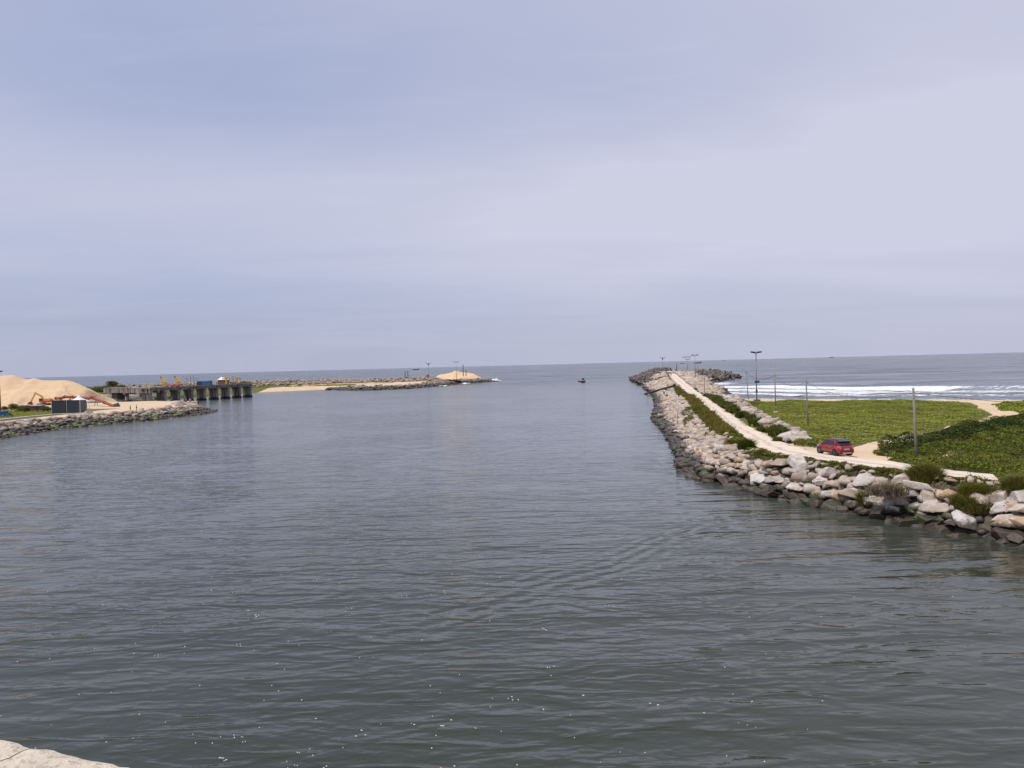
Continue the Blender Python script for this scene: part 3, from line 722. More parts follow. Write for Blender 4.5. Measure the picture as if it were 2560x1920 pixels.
# left revetment
lr = empty('revetment', (0, 0, 0), label='low rock revetment with bright green weed on its wet lower stones, left bank', cat='sea wall')
items = []
x, y = jgrid(-190, -88, 120, 275, 1.15); h = HL(x, y); dA, _, _ = pdist(x, y, lsA); ins = inside(x, y, landL)
m_ = ((ins & (dA < 6.2)) | (~ins & (dA < 1.0))) & (dA < 6.2) & ~((y > 262) & (x < -110))
for xx, yy, hh in zip(x[m_], y[m_], h[m_]):
    sz = random.uniform(.9, 1.9); items.append(((xx, yy, hh + random.uniform(-.1, .2)), sz, (random.uniform(-.35, .35), random.uniform(-.35, .35), random.uniform(0, 6.3))))
for px_, py_, z_, s_ in ((448, 1008, 2.6, 3.6), (452, 1013, 2.4, 3.0), (478, 1007, 2.7, 3.4), (463, 1010, 2.3, 2.6), (489, 1012, 2.2, 2.4), (420, 1016, 2.2, 2.0), (222, 1034, 2.3, 2.6), (206, 1036, 2.2, 2.0), (246, 1038, 2.0, 2.4)):
    q = P(px_, py_, z_); items.append((q, s_, (.1, .1, random.uniform(0, 3))))
place_rocks(items, lr, M_rockL)

# far left breakwater
fb = empty('breakwater', (0, 0, 0), label='far left breakwater, a low band of brown rubble with dark rocks at its outer end', cat='breakwater')
items = []
x, y = jgrid(-270, -8, 440, 615, 1.75); h = HL(x, y); dC_, _, _ = pdist(x, y, lsC); a_, _, _ = pdist(x, y, crest); ins = inside(x, y, landL)
m_ = ((ins & (dC_ < 10)) | (~ins & (dC_ < 1.2)) | (ins & (a_ < 11) & (y > 505))) & ~((np.abs(x - (-41)) < 12) & (np.abs(y - 556) < 10) & (dC_ > 7))
sandy = (x > -120) & (x < -58) & (dC_ > 7) & (a_ > 9)
m_ &= ~sandy
for xx, yy, hh in zip(x[m_], y[m_], h[m_]):
    sz = random.uniform(1.2, 2.7); items.append(((xx, yy, hh + random.uniform(0, .6)), sz, tuple(random.uniform(-.5, .5) for _ in range(2)) + (random.uniform(0, 6.3),)))
place_rocks(items, fb, M_rockFar, nbig=300)

# rock bank under the root of the jetty
rb = empty('rock_bank', (0, 0, 0), label='bank of flat layered rocks under the root of the concrete jetty', cat='rock bank')
items = []
x, y = jgrid(-205, -128, 330, 400, 2.0); h = HL(x, y); dB, _, _ = pdist(x, y, lsB); ins = inside(x, y, landL)
m_ = ins & (dB < 22) & (y < 392)
for xx, yy, hh in zip(x[m_], y[m_], h[m_]): items.append(((xx, yy, hh + .3), random.uniform(1.6, 3.6), (random.uniform(-.15, .15), random.uniform(-.15, .15), random.uniform(0, 6.3))))
place_rocks(items, rb, M_rockFar, nbig=120)

# ------------------------------------------------------------------ vegetation
def leaves(name, x, y, z, size, mat, tilt=.9, up=0.0, parent=None, **kw):
    n = len(x); s = size * RNG.uniform(.6, 1.3, n)
    a = RNG.uniform(0, 2 * np.pi, n); tx = RNG.normal(0, tilt, n)
    ux = np.stack([np.cos(a), np.sin(a), np.sin(tx) * .5], 1); 
    vx = np.stack([-np.sin(a) * np.cos(tx), np.cos(a) * np.cos(tx), np.sin(tx)], 1)
    c = np.stack([x, y, z], 1)
    V = np.stack([c - ux * s[:, None] * .5, c - vx * s[:, None] * .38, c + ux * s[:, None] * .5, c + vx * s[:, None] * .38], 1).reshape(-1, 3)
    F = np.arange(4 * n).reshape(n, 4)
    return link_mesh(name, np_mesh(name, V, F), mat, parent, **kw)
def blades(name, x, y, z, hgt, mat, lean=.45, w=.035, parent=None, **kw):
    n = len(x); hg = hgt * RNG.uniform(.55, 1.25, n); a = RNG.uniform(0, 2 * np.pi, n); ln = RNG.uniform(.1, lean, n) * hg
    wv = np.stack([-np.sin(a), np.cos(a), 0 * a], 1) * w; dv_ = np.stack([np.cos(a), np.sin(a), 0 * a], 1)
    # blades lie in the plane spanned by dv_ and up; widths are turned at random
    b2 = RNG.uniform(0, 2 * np.pi, n); wv = np.stack([np.cos(b2), np.sin(b2), 0 * a], 1) * w
    c = np.stack([x, y, z], 1); up = np.array([0, 0, 1.])
    m1 = c + dv_ * (ln * .3)[:, None] + up * (hg * .6)[:, None]; tip = c + dv_ * ln[:, None] * 1.25 + up * (hg * .92)[:, None]
    V = np.stack([c - wv, c + wv, m1 + wv * .9, m1 - wv * .9, tip], 1).reshape(-1, 3)
    b_ = np.arange(n) * 5
    F = np.concatenate([np.stack([b_, b_ + 1, b_ + 2], 1), np.stack([b_, b_ + 2, b_ + 3], 1), np.stack([b_ + 3, b_ + 2, b_ + 4], 1)])
    return link_mesh(name, np_mesh(name, V, F), mat, parent, **kw)

# field of creeping plants
def sample(poly, n):
    pa = np.array(poly); x = RNG.uniform(pa[:, 0].min(), pa[:, 0].max(), n); y = RNG.uniform(pa[:, 1].min(), pa[:, 1].max(), n); m = inside(x, y, poly); return x[m], y[m]
x, y = sample(fieldP, 400000); e = fbm(x, y, 4, 21); dcp = fbm(x, y, 1.3, 22)
de, _, _ = pdist(x, y, fieldP + [fieldP[0]]); kp = (e + .25 * dcp > .36) & (RNG.random(len(x)) < np.clip(de / 2.2, .15, 1)); x, y = x[kp], y[kp]
h = HR(x, y); leaves('creeping_plants', x, y, h + .04 + .12 * fbm(x, y, 1.1, 23) + RNG.uniform(0, .10, len(x)), .22, M_creeper, tilt=.35, kind='stuff', label='flat field of low green creeping plants between the track and the beach', cat='ground cover')
x, y = sample(field2P, 120000); x2 = x[x < 190]; y2 = y[x < 190]; h = HR(x2, y2)
leaves('creeping_plants', x2, y2, h + .05 + RNG.uniform(0, .2, len(x2)), .3, M_creeper, tilt=.6, kind='stuff', label='smaller patch of creeping plants beyond the sandy path at the right edge', cat='ground cover')
x = RNG.uniform(34, 84, 560000); y = RNG.uniform(44, 120, 560000); kp = inside(x, y, duneP) & ~inside(x, y, hole1) & (y < 96 + (x - 50) * .75); x, y = x[kp], y[kp]
kp = fbm(x, y, 2.2, 25) > .27; x, y = x[kp], y[kp]
h = HR(x, y); lum = fbm(x, y, 1.9, 26) ** 1.5
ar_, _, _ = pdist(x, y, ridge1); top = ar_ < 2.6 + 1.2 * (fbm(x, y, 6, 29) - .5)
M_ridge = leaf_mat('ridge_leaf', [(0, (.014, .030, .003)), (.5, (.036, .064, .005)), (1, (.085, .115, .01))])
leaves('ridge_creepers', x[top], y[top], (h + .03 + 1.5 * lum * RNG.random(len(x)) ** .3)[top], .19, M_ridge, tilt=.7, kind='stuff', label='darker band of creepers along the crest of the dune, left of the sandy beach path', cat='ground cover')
x, y, h, lum = x[~top], y[~top], h[~top], lum[~top]
leaves('dune_creepers', x, y, h + .03 + 1.25 * lum * RNG.random(len(x)) ** .35, .17, M_dune, tilt=.6, kind='stuff', label='thick dark green creepers mantling the dune beside the track on the right', cat='ground cover')
# grass standing in the creepers
kp = (RNG.random(len(x)) < .05) & (fbm(x, y, 6, 28) > .48); 
blades('dune_grass', x[kp], y[kp], h[kp] + .1, .65, M_grass, kind='stuff', label='loose grass standing up through the dune creepers', cat='grass')
# creepers and weeds along the seaward verge of the track and patches on the slope
x = []; y = []
dcl = np.array(cl)
for i in RNG.choice(np.where((dcl[:, 1] > 47) & (dcl[:, 1] < 128))[0], 95000):
    c = dcl[i]
    o = -(c[3] - .35 + abs(RNG.normal(0, 1.0))); x.append(c[0] + dirs[i][1] * o + RNG.normal(0, .4)); y.append(c[1] - dirs[i][0] * o + RNG.normal(0, .4))
x = np.array(x); y = np.array(y); dc, sg, hw = pdist(x, y, roadC, roadW); kp = (dc - hw > -.25 + .5 * vn(x, y, 1.7, 33)) & (sg < 0) & (fbm(x, y, 3, 34) > .34); x, y = x[kp], y[kp]
for g in greenS:
    a_, b_ = sample(g, 9000); hk = HR(a_, b_) > .95; a_, b_ = a_[hk], b_[hk]; x = np.r_[x, a_]; y = np.r_[y, b_]
slope_n = len(x)
h = HR(x, y); hv = h + .08 + RNG.uniform(0, .65, len(x)) * fbm(x, y, 1.2, 35) + np.where(pdist(x, y, roadC, roadW)[0] - pdist(x, y, roadC, roadW)[2] > 3.2, .45, 0); pick = fbm(x, y, 1.6, 36) > .47
leaves('verge_weeds', x[pick], y[pick], hv[pick], .15, M_grass, kind='stuff', label='dry olive weeds mixed into the creepers on the seaward verge of the track', cat='ground cover')
leaves('verge_creepers', x[~pick], y[~pick], hv[~pick], .17, M_dune, kind='stuff', label='creepers and weeds along the seaward verge of the track, spilling over the boulders', cat='ground cover')
# weeds left of the parked car
wp = [P(a, b, 2.6)[:2] for a, b in [(1975, 1100), (2045, 1100), (2045, 1130), (1985, 1120)]]
a_, b_ = sample(wp, 14000); h = HR(a_, b_); leaves('roadside_weeds', a_, b_, h + RNG.uniform(.05, .55, len(a_)), .17, M_dune, kind='stuff', label='low dark weeds on the verge just ahead of the red car', cat='ground cover')

# grass strips along the breakwater
def strip_pts(n, y0, y1, side, o0, o1, seed):
    idx = np.where((dcl[:, 1] > y0) & (dcl[:, 1] < y1))[0]; i = RNG.choice(idx, n); c = dcl[i]; d = dirs[i]
    t = RNG.random(n); o = side * (c[:, 3] + o0 + (o1 - o0) * t); x = c[:, 0] + d[:, 1] * o + RNG.normal(0, .15, n); y = c[:, 1] - d[:, 0] * o + RNG.normal(0, .4, n); return x, y
def clumpy(x, y, s, thr, seed): k = fbm(x, y, s, seed, 2) > thr; return x[k], y[k]
x, y = strip_pts(70000, 96, 290, -1, .1, 2.2, 1); x, y = clumpy(x, y, 2.2, .37, 41)
hh = (vn(x, y, 3.1, 43) * .7 + .6); blades('grass_strip', x, y, HR(x, y), 1.05 * hh, M_olive, .6, .05, kind='stuff', label='strip of olive grass along the left edge of the track on the breakwater', cat='grass')
x, y = strip_pts(50000, 92, 285, 1, .3, 1.9, 2); x, y = clumpy(x, y, 3.0, .45, 44)
hh = (vn(x, y, 3.6, 46) * .8 + .5); blades('grass_strip', x, y, HR(x, y), 1.15 * hh, M_bushg, .6, .055, kind='stuff', label='strip of dark green grass between the track and the ridge of stones on its right', cat='grass')

def tuft(px_, py_, z, w, hgt, n, mat, label, cat='bush', name='grass_tuft', group=None, flatn=None):
    q = P(px_, py_, z); r = np.sqrt(RNG.random(n)) ; a = RNG.uniform(0, 6.283, n)
    lx = r * np.cos(a) * w / 2; ly = r * np.sin(a) * w / 2
    dome = np.sqrt(np.clip(1 - r * r, 0.05, 1))
    root = empty(name, (q[0], q[1], float(HR(np.array([q[0]]), np.array([q[1]]))[0])), label=label, cat=cat, group=group)
    blades('foliage', lx, ly, -.15 + 0 * lx, hgt * (.35 + .75 * dome), mat, .75, .028, parent=root)
    m = n // 2; r2 = RNG.random(m) ** .4; th = RNG.uniform(0, 6.283, m); ph = np.arccos(RNG.random(m))
    leaves('foliage', r2 * np.sin(ph) * np.cos(th) * w * .42, r2 * np.sin(ph) * np.sin(th) * w * .42, r2 * np.cos(ph) * hgt * .8, .16, mat, 1.0, parent=root)
    return root
TG = 'grass tufts along the track'
for (px_, py_, z, w, hg, n, mt, lb) in [
    (2167, 1188, 3, 1.35, 1.25, 1500, M_bushg, 'dark round tuft of long grass on the verge below the sandy turning'),
    (2313, 1194, 3, 2.4, 1.25, 3800, M_grass, 'widest grassy bush on the verge, between the pole and the boulders'),
    (2432, 1218, 3, 2.3, 1.05, 3200, M_grass, 'grassy bush in front of the last visible stretch of track'),
    (2484, 1218, 3, 1.6, .95, 1800, M_grass, 'smaller grassy bush next to the end of the track'),
    (2548, 1222, 3, 2.0, 1.2, 3500, M_grass, 'grassy bush cut by the right edge of the photograph'),
    (2232, 1180, 3, 2.0, .6, 1500, M_grass, 'low straggly grass between the two verge bushes'),
    (2405, 1262, 1.6, 1.8, .9, 2600, M_dune, 'leafy creeper clump hanging over the boulders near the water'),
    (2440, 1268, 1.4, 2.0, 1.0, 2600, M_dune, 'leafy creeper clump lying left of the large pale block'),
    (1830, 1110, 3, 1.5, 1.1, 1500, M_olive, 'olive tuft, left of the pair at the bend of the track'),
    (1866, 1122, 3, 1.7, 1.25, 1900, M_bushg, 'round dark tuft, right of the pair at the bend of the track'),
    (1902, 1136, 3, 1.3, .7, 1000, M_olive, 'small dry tuft on the verge just right of the bend'),
    (1965, 1148, 3, 2.4, .6, 1500, M_grass, 'low dark grass clump on the verge below the left of the car'),
    (1946, 1103, 3, 1.3, .8, 1100, M_bushg, 'green tuft at the foot of the ridge of stones where the track bends'),
    (2300, 1262, 1.7, .8, .4, 350, M_grass, 'little green sprig growing between pale boulders'),
    (2085, 1180, 3, 1.6, .5, 900, M_olive, 'brownish low tuft among small stones on the verge')]:
    tuft(px_, py_, z, w, hg, n, mt, lb, group=TG)
# dry straw heap between the boulders
q = P(2218, 1238, 1.9); n = 1400; lx = RNG.normal(0, .55, n); ly = RNG.normal(0, .45, n)
M_straw = leaf_mat('dry_straw', [(0, (.20, .15, .11)), (.5, (.30, .24, .18)), (1, (.16, .12, .09))], .1)
rt = empty('dead_bush', q, label='dead grey brown brushwood lying over the boulders below the verge', cat='dead bush')
blades('twigs', lx, ly, np.zeros(n), .95, M_straw, 1.6, .02, parent=rt)

# trees and bushes of the left bank
def bush(px_, py_, z, w, hgt, n, label, mat=M_bushg, leaf=.5, D=None, name='bush', cat='bush', group='bushes on the left bank'):
    q = P(px_, py_, z)
    root = empty(name, q, label=label, cat=cat, group=group)
    # clumps on limbs
    lobes = [(random.uniform(-.36, .36) * w, random.uniform(-.3, .3) * w, hgt * random.uniform(.35, .78), random.uniform(.16, .30) * w) for _ in range(9)]
    xs_, ys_, zs_ = [], [], []
    for lx, ly, lz, r in lobes:
        k = n // 9; d = RNG.normal(0, 1, (k, 3)); d /= np.linalg.norm(d, axis=1)[:, None]; rr = r * RNG.random(k) ** .45
        xs_.append(lx + d[:, 0] * rr); ys_.append(ly + d[:, 1] * rr); zs_.append(np.maximum(.1, lz + d[:, 2] * rr * .75))
    leaves('crown', np.concatenate(xs_), np.concatenate(ys_), np.concatenate(zs_), leaf, mat, 1.0, parent=root)
    m_ = MB(); m_.tube((0, 0, -.3), (0, 0, hgt * .35), w * .03 + .05, w * .02 + .03, 6)
    for lx, ly, lz, r in lobes[:6]: m_.tube((0, 0, hgt * .3), (lx * .8, ly * .8, lz * .85), w * .015 + .03, .02, 5)
    m_.obj('trunk', flat('bark', (.12, .09, .06), .9), root)
    return root
for a in [(285, 972, 5.2, 8, 4.2, 2400, 'bush standing out against the sea at the root of the jetty', M_bushg, .42),
          (266, 978, 4.6, 9, 2.6, 2000, 'low bush left of the jetty root, below the taller one', M_bushg, .42),
          (242, 982, 4.0, 9, 2.4, 1800, 'low bush right against the foot of the great sand heap', M_dune, .42),
          (306, 974, 5.0, 7, 2.4, 1300, 'low bush on the landward end of the jetty deck', M_olive, .42),
          (215, 985, 4, 8, 2.8, 1200, 'bush half hidden behind the slope of the great sand heap', M_bushg, .42),
          (27, 1026, 2.2, 4.5, 2.1, 1500, 'taller bush between the floodlight mast and the brown hut', M_bushg, .3),
          (14, 1026, 2.2, 3.6, 1.2, 900, 'small bush at the foot of the floodlight mast', M_bushg, .3),
          (64, 1030, 2.2, 5.5, 1.5, 1500, 'dark bush in front of the brown hut', M_bushg, .3),
          (84, 1028, 2.2, 4, 1.0, 900, 'small bush right of the dark one in front of the hut', M_bushg, .3),
          (108, 1028, 2.2, 3.5, 1.6, 900, 'bush beside the left grey container', M_bushg, .3),
          (119, 1030, 2.2, 3.0, 2.0, 900, 'bush under the digger, touching the left grey container', M_bushg, .3)]:
    bush(a[0], a[1], a[2], a[3], a[4], a[5], a[6], a[7], a[8])
gp = [P(a, b, 2.2)[:2] for a, b in [(0, 1044), (60, 1041), (128, 1034), (128, 1022), (60, 1020), (0, 1022)]]
a_, b_ = sample(gp, 16000); leaves('bank_grass', a_, b_, HL(a_, b_) + RNG.uniform(0, .5, len(a_)), .28, M_creeper, kind='stuff', label='green grass and weeds behind the kerb of the left bank', cat='grass')
gp = [PD(a, b, 505)[:2] for a, b in [(636, 970), (890, 970)]]; 
x = RNG.uniform(gp[0][0], gp[1][0], 9000); y = 500 + RNG.normal(0, 4, 9000); k = (fbm(x, y, 9, 51) > .52); x, y = x[k], y[k]
leaves('beach_weeds', x, y, HL(x, y) + RNG.uniform(.1, .7, len(x)), .55, M_creeper, kind='stuff', label='thin band of green weeds at the foot of the far rubble', cat='grass')
x = RNG.uniform(-215, -150, 16000); y = RNG.uniform(345, 420, 16000); k = fbm(x, y, 9, 52) > .42; x, y = x[k], y[k]
leaves('shore_weeds', x, y, HL(x, y) + RNG.uniform(.1, 1.1, len(x)), .45, M_creeper, kind='stuff', label='green undergrowth on the rising bank behind the jetty root', cat='ground cover')
# ------------------------------------------------------------------ sand heaps
def heap(name, pts, D, base_z, back, front, label, seed):
    """pts: crest (px,py); the crest stands at distance D, flanks fall at the angle of repose"""
    cr = [PD(a, b, D) for a, b in pts]; cx_ = np.array([c[0] for c in cr]); cz = np.array([c[2] for c in cr])
    xs_ = np.linspace(cx_[0] - back, cx_[-1] + back, 150); ys_ = np.linspace(D - front, D + back, 90)
    X, Y = np.meshgrid(xs_, ys_)
    top = np.interp(X, cx_, cz)
    ex = np.maximum(0, np.maximum(cx_[0] - X, X - cx_[-1]))
    wob = 4.0 * (fbm(X, Y, 22, seed) - .5) + 2.2 * (fbm(X, Y, 7, seed + 1) - .5) - 1.2 * sstep(fbm(X + Y * .5, Y * .3, 9, seed + 3), .55, .62)
    dd = np.where(Y > D, (Y - D) * .62, (D - Y) * ((np.max(cz) - base_z) / front))
    Z = top - dd * (top - base_z) / (np.max(cz) - base_z) - ex * .6 + wob * np.clip((abs(Y - D)) / 8, 0, 1) * .9
    Z = np.maximum(Z, base_z - .8 )
    i = np.arange(X.size).reshape(X.shape); f_ = np.stack([i[:-1, :-1], i[:-1, 1:], i[1:, 1:], i[1:, :-1]], -1).reshape(-1, 4)
    z = Z.ravel(); keep = (z[f_] > base_z - .75).any(1)
    link_mesh(name, np_mesh(name, np.stack([X.ravel(), Y.ravel(), z], 1), f_[keep], True), M_sand, label=label, category='sand heap')
heap('sand_heap', [(-120, 946), (-60, 942), (0, 941), (11, 937.5), (34, 937), (45, 940.5), (57, 945.5), (71, 948), (86, 944.6), (106, 950), (130, 950.5), (161, 950), (177, 951.5), (200, 961), (221, 971), (228, 982), (234, 999)], 300, 2.0, 22, 20, 'great heap of pale orange sand filling the left edge behind the digger', 61)
heap('sand_heap', [(1098, 937), (1116, 934), (1130, 931), (1136, 927), (1142, 927), (1151, 930), (1172, 932), (1184, 934), (1193, 940)], 556, 4.5, 5, 11, 'small pointed sand heap on the outer end of the far left breakwater', 71)

# ------------------------------------------------------------------ concrete jetty
def conc_mat(name, base, streak=.8):
    m, t, b = new_mat(name); p = objco(t)
    mpn = t.nodes.new('ShaderNodeMapping'); t.links.new(p, mpn.inputs[0]); mpn.inputs['Scale'].default_value = (1, 1, .12)
    s_ = noise(t, 1.1, 6, .65, mpn.outputs[0]); g_ = noise(t, 2.5, 6, .6, p)
    sp = t.nodes.new('ShaderNodeSeparateXYZ'); t.links.new(pos(t), sp.inputs[0])
    c = mixc(t, mapr(t, s_, .46, .60, 0, streak), base, (.045, .04, .038))
    c = mixc(t, mapr(t, g_, .4, .7, 0, .4), c, (.12, .10, .085))
    wl = mapr(t, math_n(t, 'MULTIPLY_ADD', g_, -1.0, sp.outputs[2]), 1.1, .2)
    c = mixc(t, wl, c, (.025, .022, .018))
    t.links.new(c, b.inputs['Base Color']); b.inputs['Roughness'].default_value = .9; bump(t, b, g_, .5, .05); return m
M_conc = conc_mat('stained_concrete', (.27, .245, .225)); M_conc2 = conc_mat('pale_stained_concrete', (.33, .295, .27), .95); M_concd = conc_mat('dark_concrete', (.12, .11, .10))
S_ = Vector((-152, 322, 0)); E_ = Vector((-128.9, 381.5, 0)); u = (E_ - S_).normalized(); nr = Vector((u.y, -u.x, 0)); Lr = (E_ - S_).length
rotj = Matrix((nr, u, Vector((0, 0, 1)))).transposed()
jt = empty('jetty', (0, 0, 0), label='old grey concrete jetty on paired rectangular piers, standing in the water behind the sand spit', cat='jetty')
W = 4.6
nb = 9
for k in range(nb):
    c = S_ + u * (Lr * (k + .12) / (nb - .76)) - nr * (W / 2)
    for s in (-1, 1):
        m_ = MB(); m_.box(c + nr * (s * 1.22) + Vector((0, 0, 1.55)), (1.85, 1.35, 6.1), rotj); m_.obj('pier_column', M_conc, jt)
    m_ = MB(); m_.box(c + Vector((0, 0, 5.05)), (W + .5, 1.7, .85), rotj); m_.obj('cap_beam', M_conc, jt)
    m_ = MB(); m_.box(c + Vector((0, 0, .35)), (W + .1, 1.7, .8), rotj); m_.obj('pile_cap', M_conc, jt)
ns = nb - 1
for k in range(ns):
    a = S_ + u * (Lr * k / ns); b = S_ + u * (Lr * (k + 1) / ns); mid = (a + b) / 2 - nr * (W / 2); dl = Lr / ns - .06
    dz = random.uniform(-.03, .03)
    m_ = MB(); m_.box(mid + Vector((0, 0, 6.55 + dz)), (W + 1.0, dl, .45), rotj); m_.obj('deck_slab', M_conc, jt)
    for s in (-1, 0, 1):
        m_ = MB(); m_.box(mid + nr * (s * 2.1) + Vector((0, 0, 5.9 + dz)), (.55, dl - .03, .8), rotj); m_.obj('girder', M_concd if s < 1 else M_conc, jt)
    m_ = MB(); m_.box(mid + nr * (W / 2 + .35) + Vector((0, 0, 6.93 + dz)), (.25, dl - .02, .25), rotj); m_.obj('kerb', M_conc, jt)
# approach span to the shore
A0 = S_ + Vector((-1.2, 0.5, 0)); A1 = Vector((*P(259, 969, 7.0)[:2], 0)); ua = (A1 - A0).normalized(); na = Vector((-ua.y, ua.x, 0)); La = (A1 - A0).length
if na.y > 0: na = -na
rota = Matrix((ua, -na, Vector((0, 0, 1)))).transposed()
for k in range(2):
    mid = A0 + ua * (La * (k + .5) / 2) - na * 2.5
    m_ = MB(); m_.box(mid + Vector((0, 0, 6.72)), (La / 2 - .08, 5.6, .35), rota); m_.obj('deck_slab', M_conc, jt)
    for s in (-1, 1):
        m_ = MB(); m_.box(mid + na * (s * 2.45) + Vector((0, 0, 5.6)), (La / 2 - .1, .5, 1.88), rota); m_.obj('girder', M_conc2, jt)
for pxc in (312, 349):
    t_ = None
    best = min(np.linspace(0, 1, 200), key=lambda q: abs((A0 + ua * La * q).x / (A0 + ua * La * q).y - P(pxc, 1000, 0)[0] / P(pxc, 1000, 0)[1]))
    c = A0 + ua * (La * best) - na * 1.0
    m_ = MB(); m_.tube((c.x, c.y, -1.5), (c.x, c.y, 4.1), .82, .82, 16); m_.obj('round_column', M_conc2, jt, True)
    m_ = MB(); m_.box(c - na * 1.2 + Vector((0, 0, 4.35)), (2.6, 5, .6), rota); m_.obj('cap_beam', M_conc2, jt)
c = A0 + ua * (La * .80) - na * 3.2; m_ = MB(); m_.box(c + Vector((0, 0, 2.3)), (6.4, 4.2, 4.6), rota); m_.obj('abutment', M_concd, jt)
# railing: posts and rails one by one
M_rust = flat('rusty_steel', (.20, .10, .06), .8)
for k in range(34):
    q = S_ + u * (Lr * (.18 + .82 * k / 33)) - nr * (W + .3)
    if k % 9 == 5: continue
    m_ = MB(); m_.tube((q.x, q.y, 6.7), (q.x, q.y, 8.0), .06, .05, 5); m_.obj('railing_post', M_rust, jt)
for zz in (7.35, 7.9):
    a = S_ + u * (Lr * .18) - nr * (W + .3); b = E_ - nr * (W + .3); m_ = MB(); m_.tube((a.x, a.y, zz), (b.x, b.y, zz), .03, .03, 5); m_.obj('rail', M_rust, jt)
for k in range(12):
    q = E_ - u * (k * 1.1) + nr * .25
    m_ = MB(); m_.tube((q.x, q.y, 6.9), (q.x, q.y, 8.0), .05, .05, 5); m_.obj('railing_post', M_rust, jt)
DZ = 6.78
def onj(px_, lat):    # deck point whose picture column is px_, lat metres in from the visible edge
    best = min(np.linspace(0, 1, 400), key=lambda q: abs((S_ + u * Lr * q - nr * lat).x / (S_ + u * Lr * q - nr * lat).y - P(px_, 960, 0)[0] / P(px_, 960, 0)[1]))
    q = S_ + u * Lr * best - nr * lat; return Vector((q.x, q.y, DZ))
M_yel = flat('yellow_paint_worn', (.62, .36, .07), .5, 0, .25, 1.2); M_red = flat('red_paint', (.42, .035, .05), .5); M_bluet = flat('blue_tarpaulin', (.05, .12, .25), .6, 0, .3, 1.5)
M_white = flat('white_sheet', (.78, .76, .74), .6); M_dkgrey = flat('dark_grey_steel', (.06, .06, .065), .5); M_brown = flat('brown_boards', (.17, .12, .09), .85)
def col_at(px_, py_, D): return Vector(PD(px_, py_, D))
for (pa, lb) in ((408, 'left one of the two leaning yellow davit beams on the jetty'), (443, 'right one of the two leaning yellow davit beams, beside the red drums')):
    q = onj(pa + 1, 1.6); r = empty('davit', q, label=lb, cat='davit', group='leaning yellow davit beams on the jetty')
    D = q.y; pxm = lambda d_: d_ / FPX * D
    m_ = MB(); m_.box((0, 0, 1.2), (pxm(5.5), .8, 2.4)); m_.obj('base', M_yel, r)
    m_ = MB(); m_.beam((pxm(5.2), 0, 2.0), (-pxm(6.2), .4, pxm(27) - .3), .9, .9); m_.obj('beam', M_yel, r)
    m_ = MB(); m_.beam((pxm(1), 0, 3.0), (-pxm(6), .4, pxm(27) - .9 + .9), .25, .25); m_.tube((-pxm(6.2), 0.1, pxm(26.5)), (-pxm(7.2), .1, pxm(25)), .35, .35, 8); m_.obj('end_roller', M_dkgrey, r)
for pa, lb, k in ((421, 'single red drum lying left of the red pile on the jetty', 1), (431, 'heap of red drums between the two leaning yellow beams', 4)):
    q = onj(pa, 2.4); r = empty('drum', q, label=lb, cat='drum')
    for j in range(k): m_ = MB(); m_.tube((j * 1.1 - 1, 0, .45), (j * 1.1 - .1, .3, .45 + (j % 2) * .7), .42, .42, 10); m_.obj('barrel', M_red, r)
q = onj(512, 2.4); r = empty('shelter', q, label='low shelter covered with blue tarpaulin in the middle of the jetty', cat='shelter')
m_ = MB(); w2 = 3.1; pts = []
for i in range(9):
    for j in range(5):
        pts.append((-w2 + 2 * w2 * i / 8, -1.3 + 2.6 * j / 4, 2.0 + .25 * math.sin(j / 4 * math.pi) + random.uniform(-.12, .12)))
m_.v = pts; m_.f = [(i * 5 + j, i * 5 + j + 1, (i + 1) * 5 + j + 1, (i + 1) * 5 + j) for i in range(8) for j in range(4)]
m_.obj('roof', M_bluet, r)
m_ = MB(); m_.box((0, -1.25, 1.0), (2 * w2 * .98, .08, 2.0)); m_.box((w2 * .97, 0, 1.0), (.08, 2.5, 2.0)); m_.obj('side_sheet', M_bluet, r)
m_ = MB(); m_.box((-w2 * .6, -1.32, .9), (1.9, .08, 1.7)); m_.obj('dark_panel', flat('shaded_blue_sheet', (.03, .05, .09), .7), r)  # darker copy of the tarpaulin blue, shade put into its colour
q = onj(559, 3.2); r = empty('site_hut', q, label='hut with pale pitched roof on the outer half of the jetty', cat='hut')
m_ = MB(); m_.box((0, 0, 1.15), (4.3, 3, 2.3)); m_.obj('wall', M_brown, r)
for s in (-1, 1):
    m_ = MB(); m_.add([(-2.3, s * 1.7, 2.25), (2.3, s * 1.7, 2.25), (.5, 0, 3.9), (-.5, 0, 3.9), (-2.3, s * 1.7, 2.35), (2.3, s * 1.7, 2.35), (.5, 0, 4.0), (-.5, 0, 4.0)], [(0, 1, 2, 3), (4, 5, 6, 7), (0, 1, 5, 4), (1, 2, 6, 5), (3, 0, 4, 7)]); m_.obj('roof', M_white, r)
for sx in (-1, 1):
    m_ = MB(); m_.add([(sx * 2.3, -1.7, 2.3), (sx * 2.3, 1.7, 2.3), (sx * .5, 0, 3.95)], [(0, 1, 2)]); m_.obj('roof', M_white, r)
for pa, lb in ((566, 'yellow gallows crane in front of the hut on the jetty'), (592, 'outermost yellow gallows crane, nearest the jetty end')):
    q = onj(pa, 1.0); r = empty('deck_crane', q, label=lb, cat='crane', group='yellow gallows cranes on the jetty')
    m_ = MB(); m_.box((0, 0, 1.6), (.75, .75, 3.2)); m_.obj('post', M_yel, r)
    m_ = MB(); m_.beam((-1.9, 0, 4.0), (1.6, 0, 2.9), .6, .55); m_.obj('jib', M_yel, r)
    m_ = MB(); m_.tube((-1.8, 0, 3.8), (-1.75, 0, .6), .10, .10, 6); m_.tube((1.5, 0, 2.8), (1.9, 0, .8), .08, .08, 6); m_.obj('strut', M_dkgrey, r)
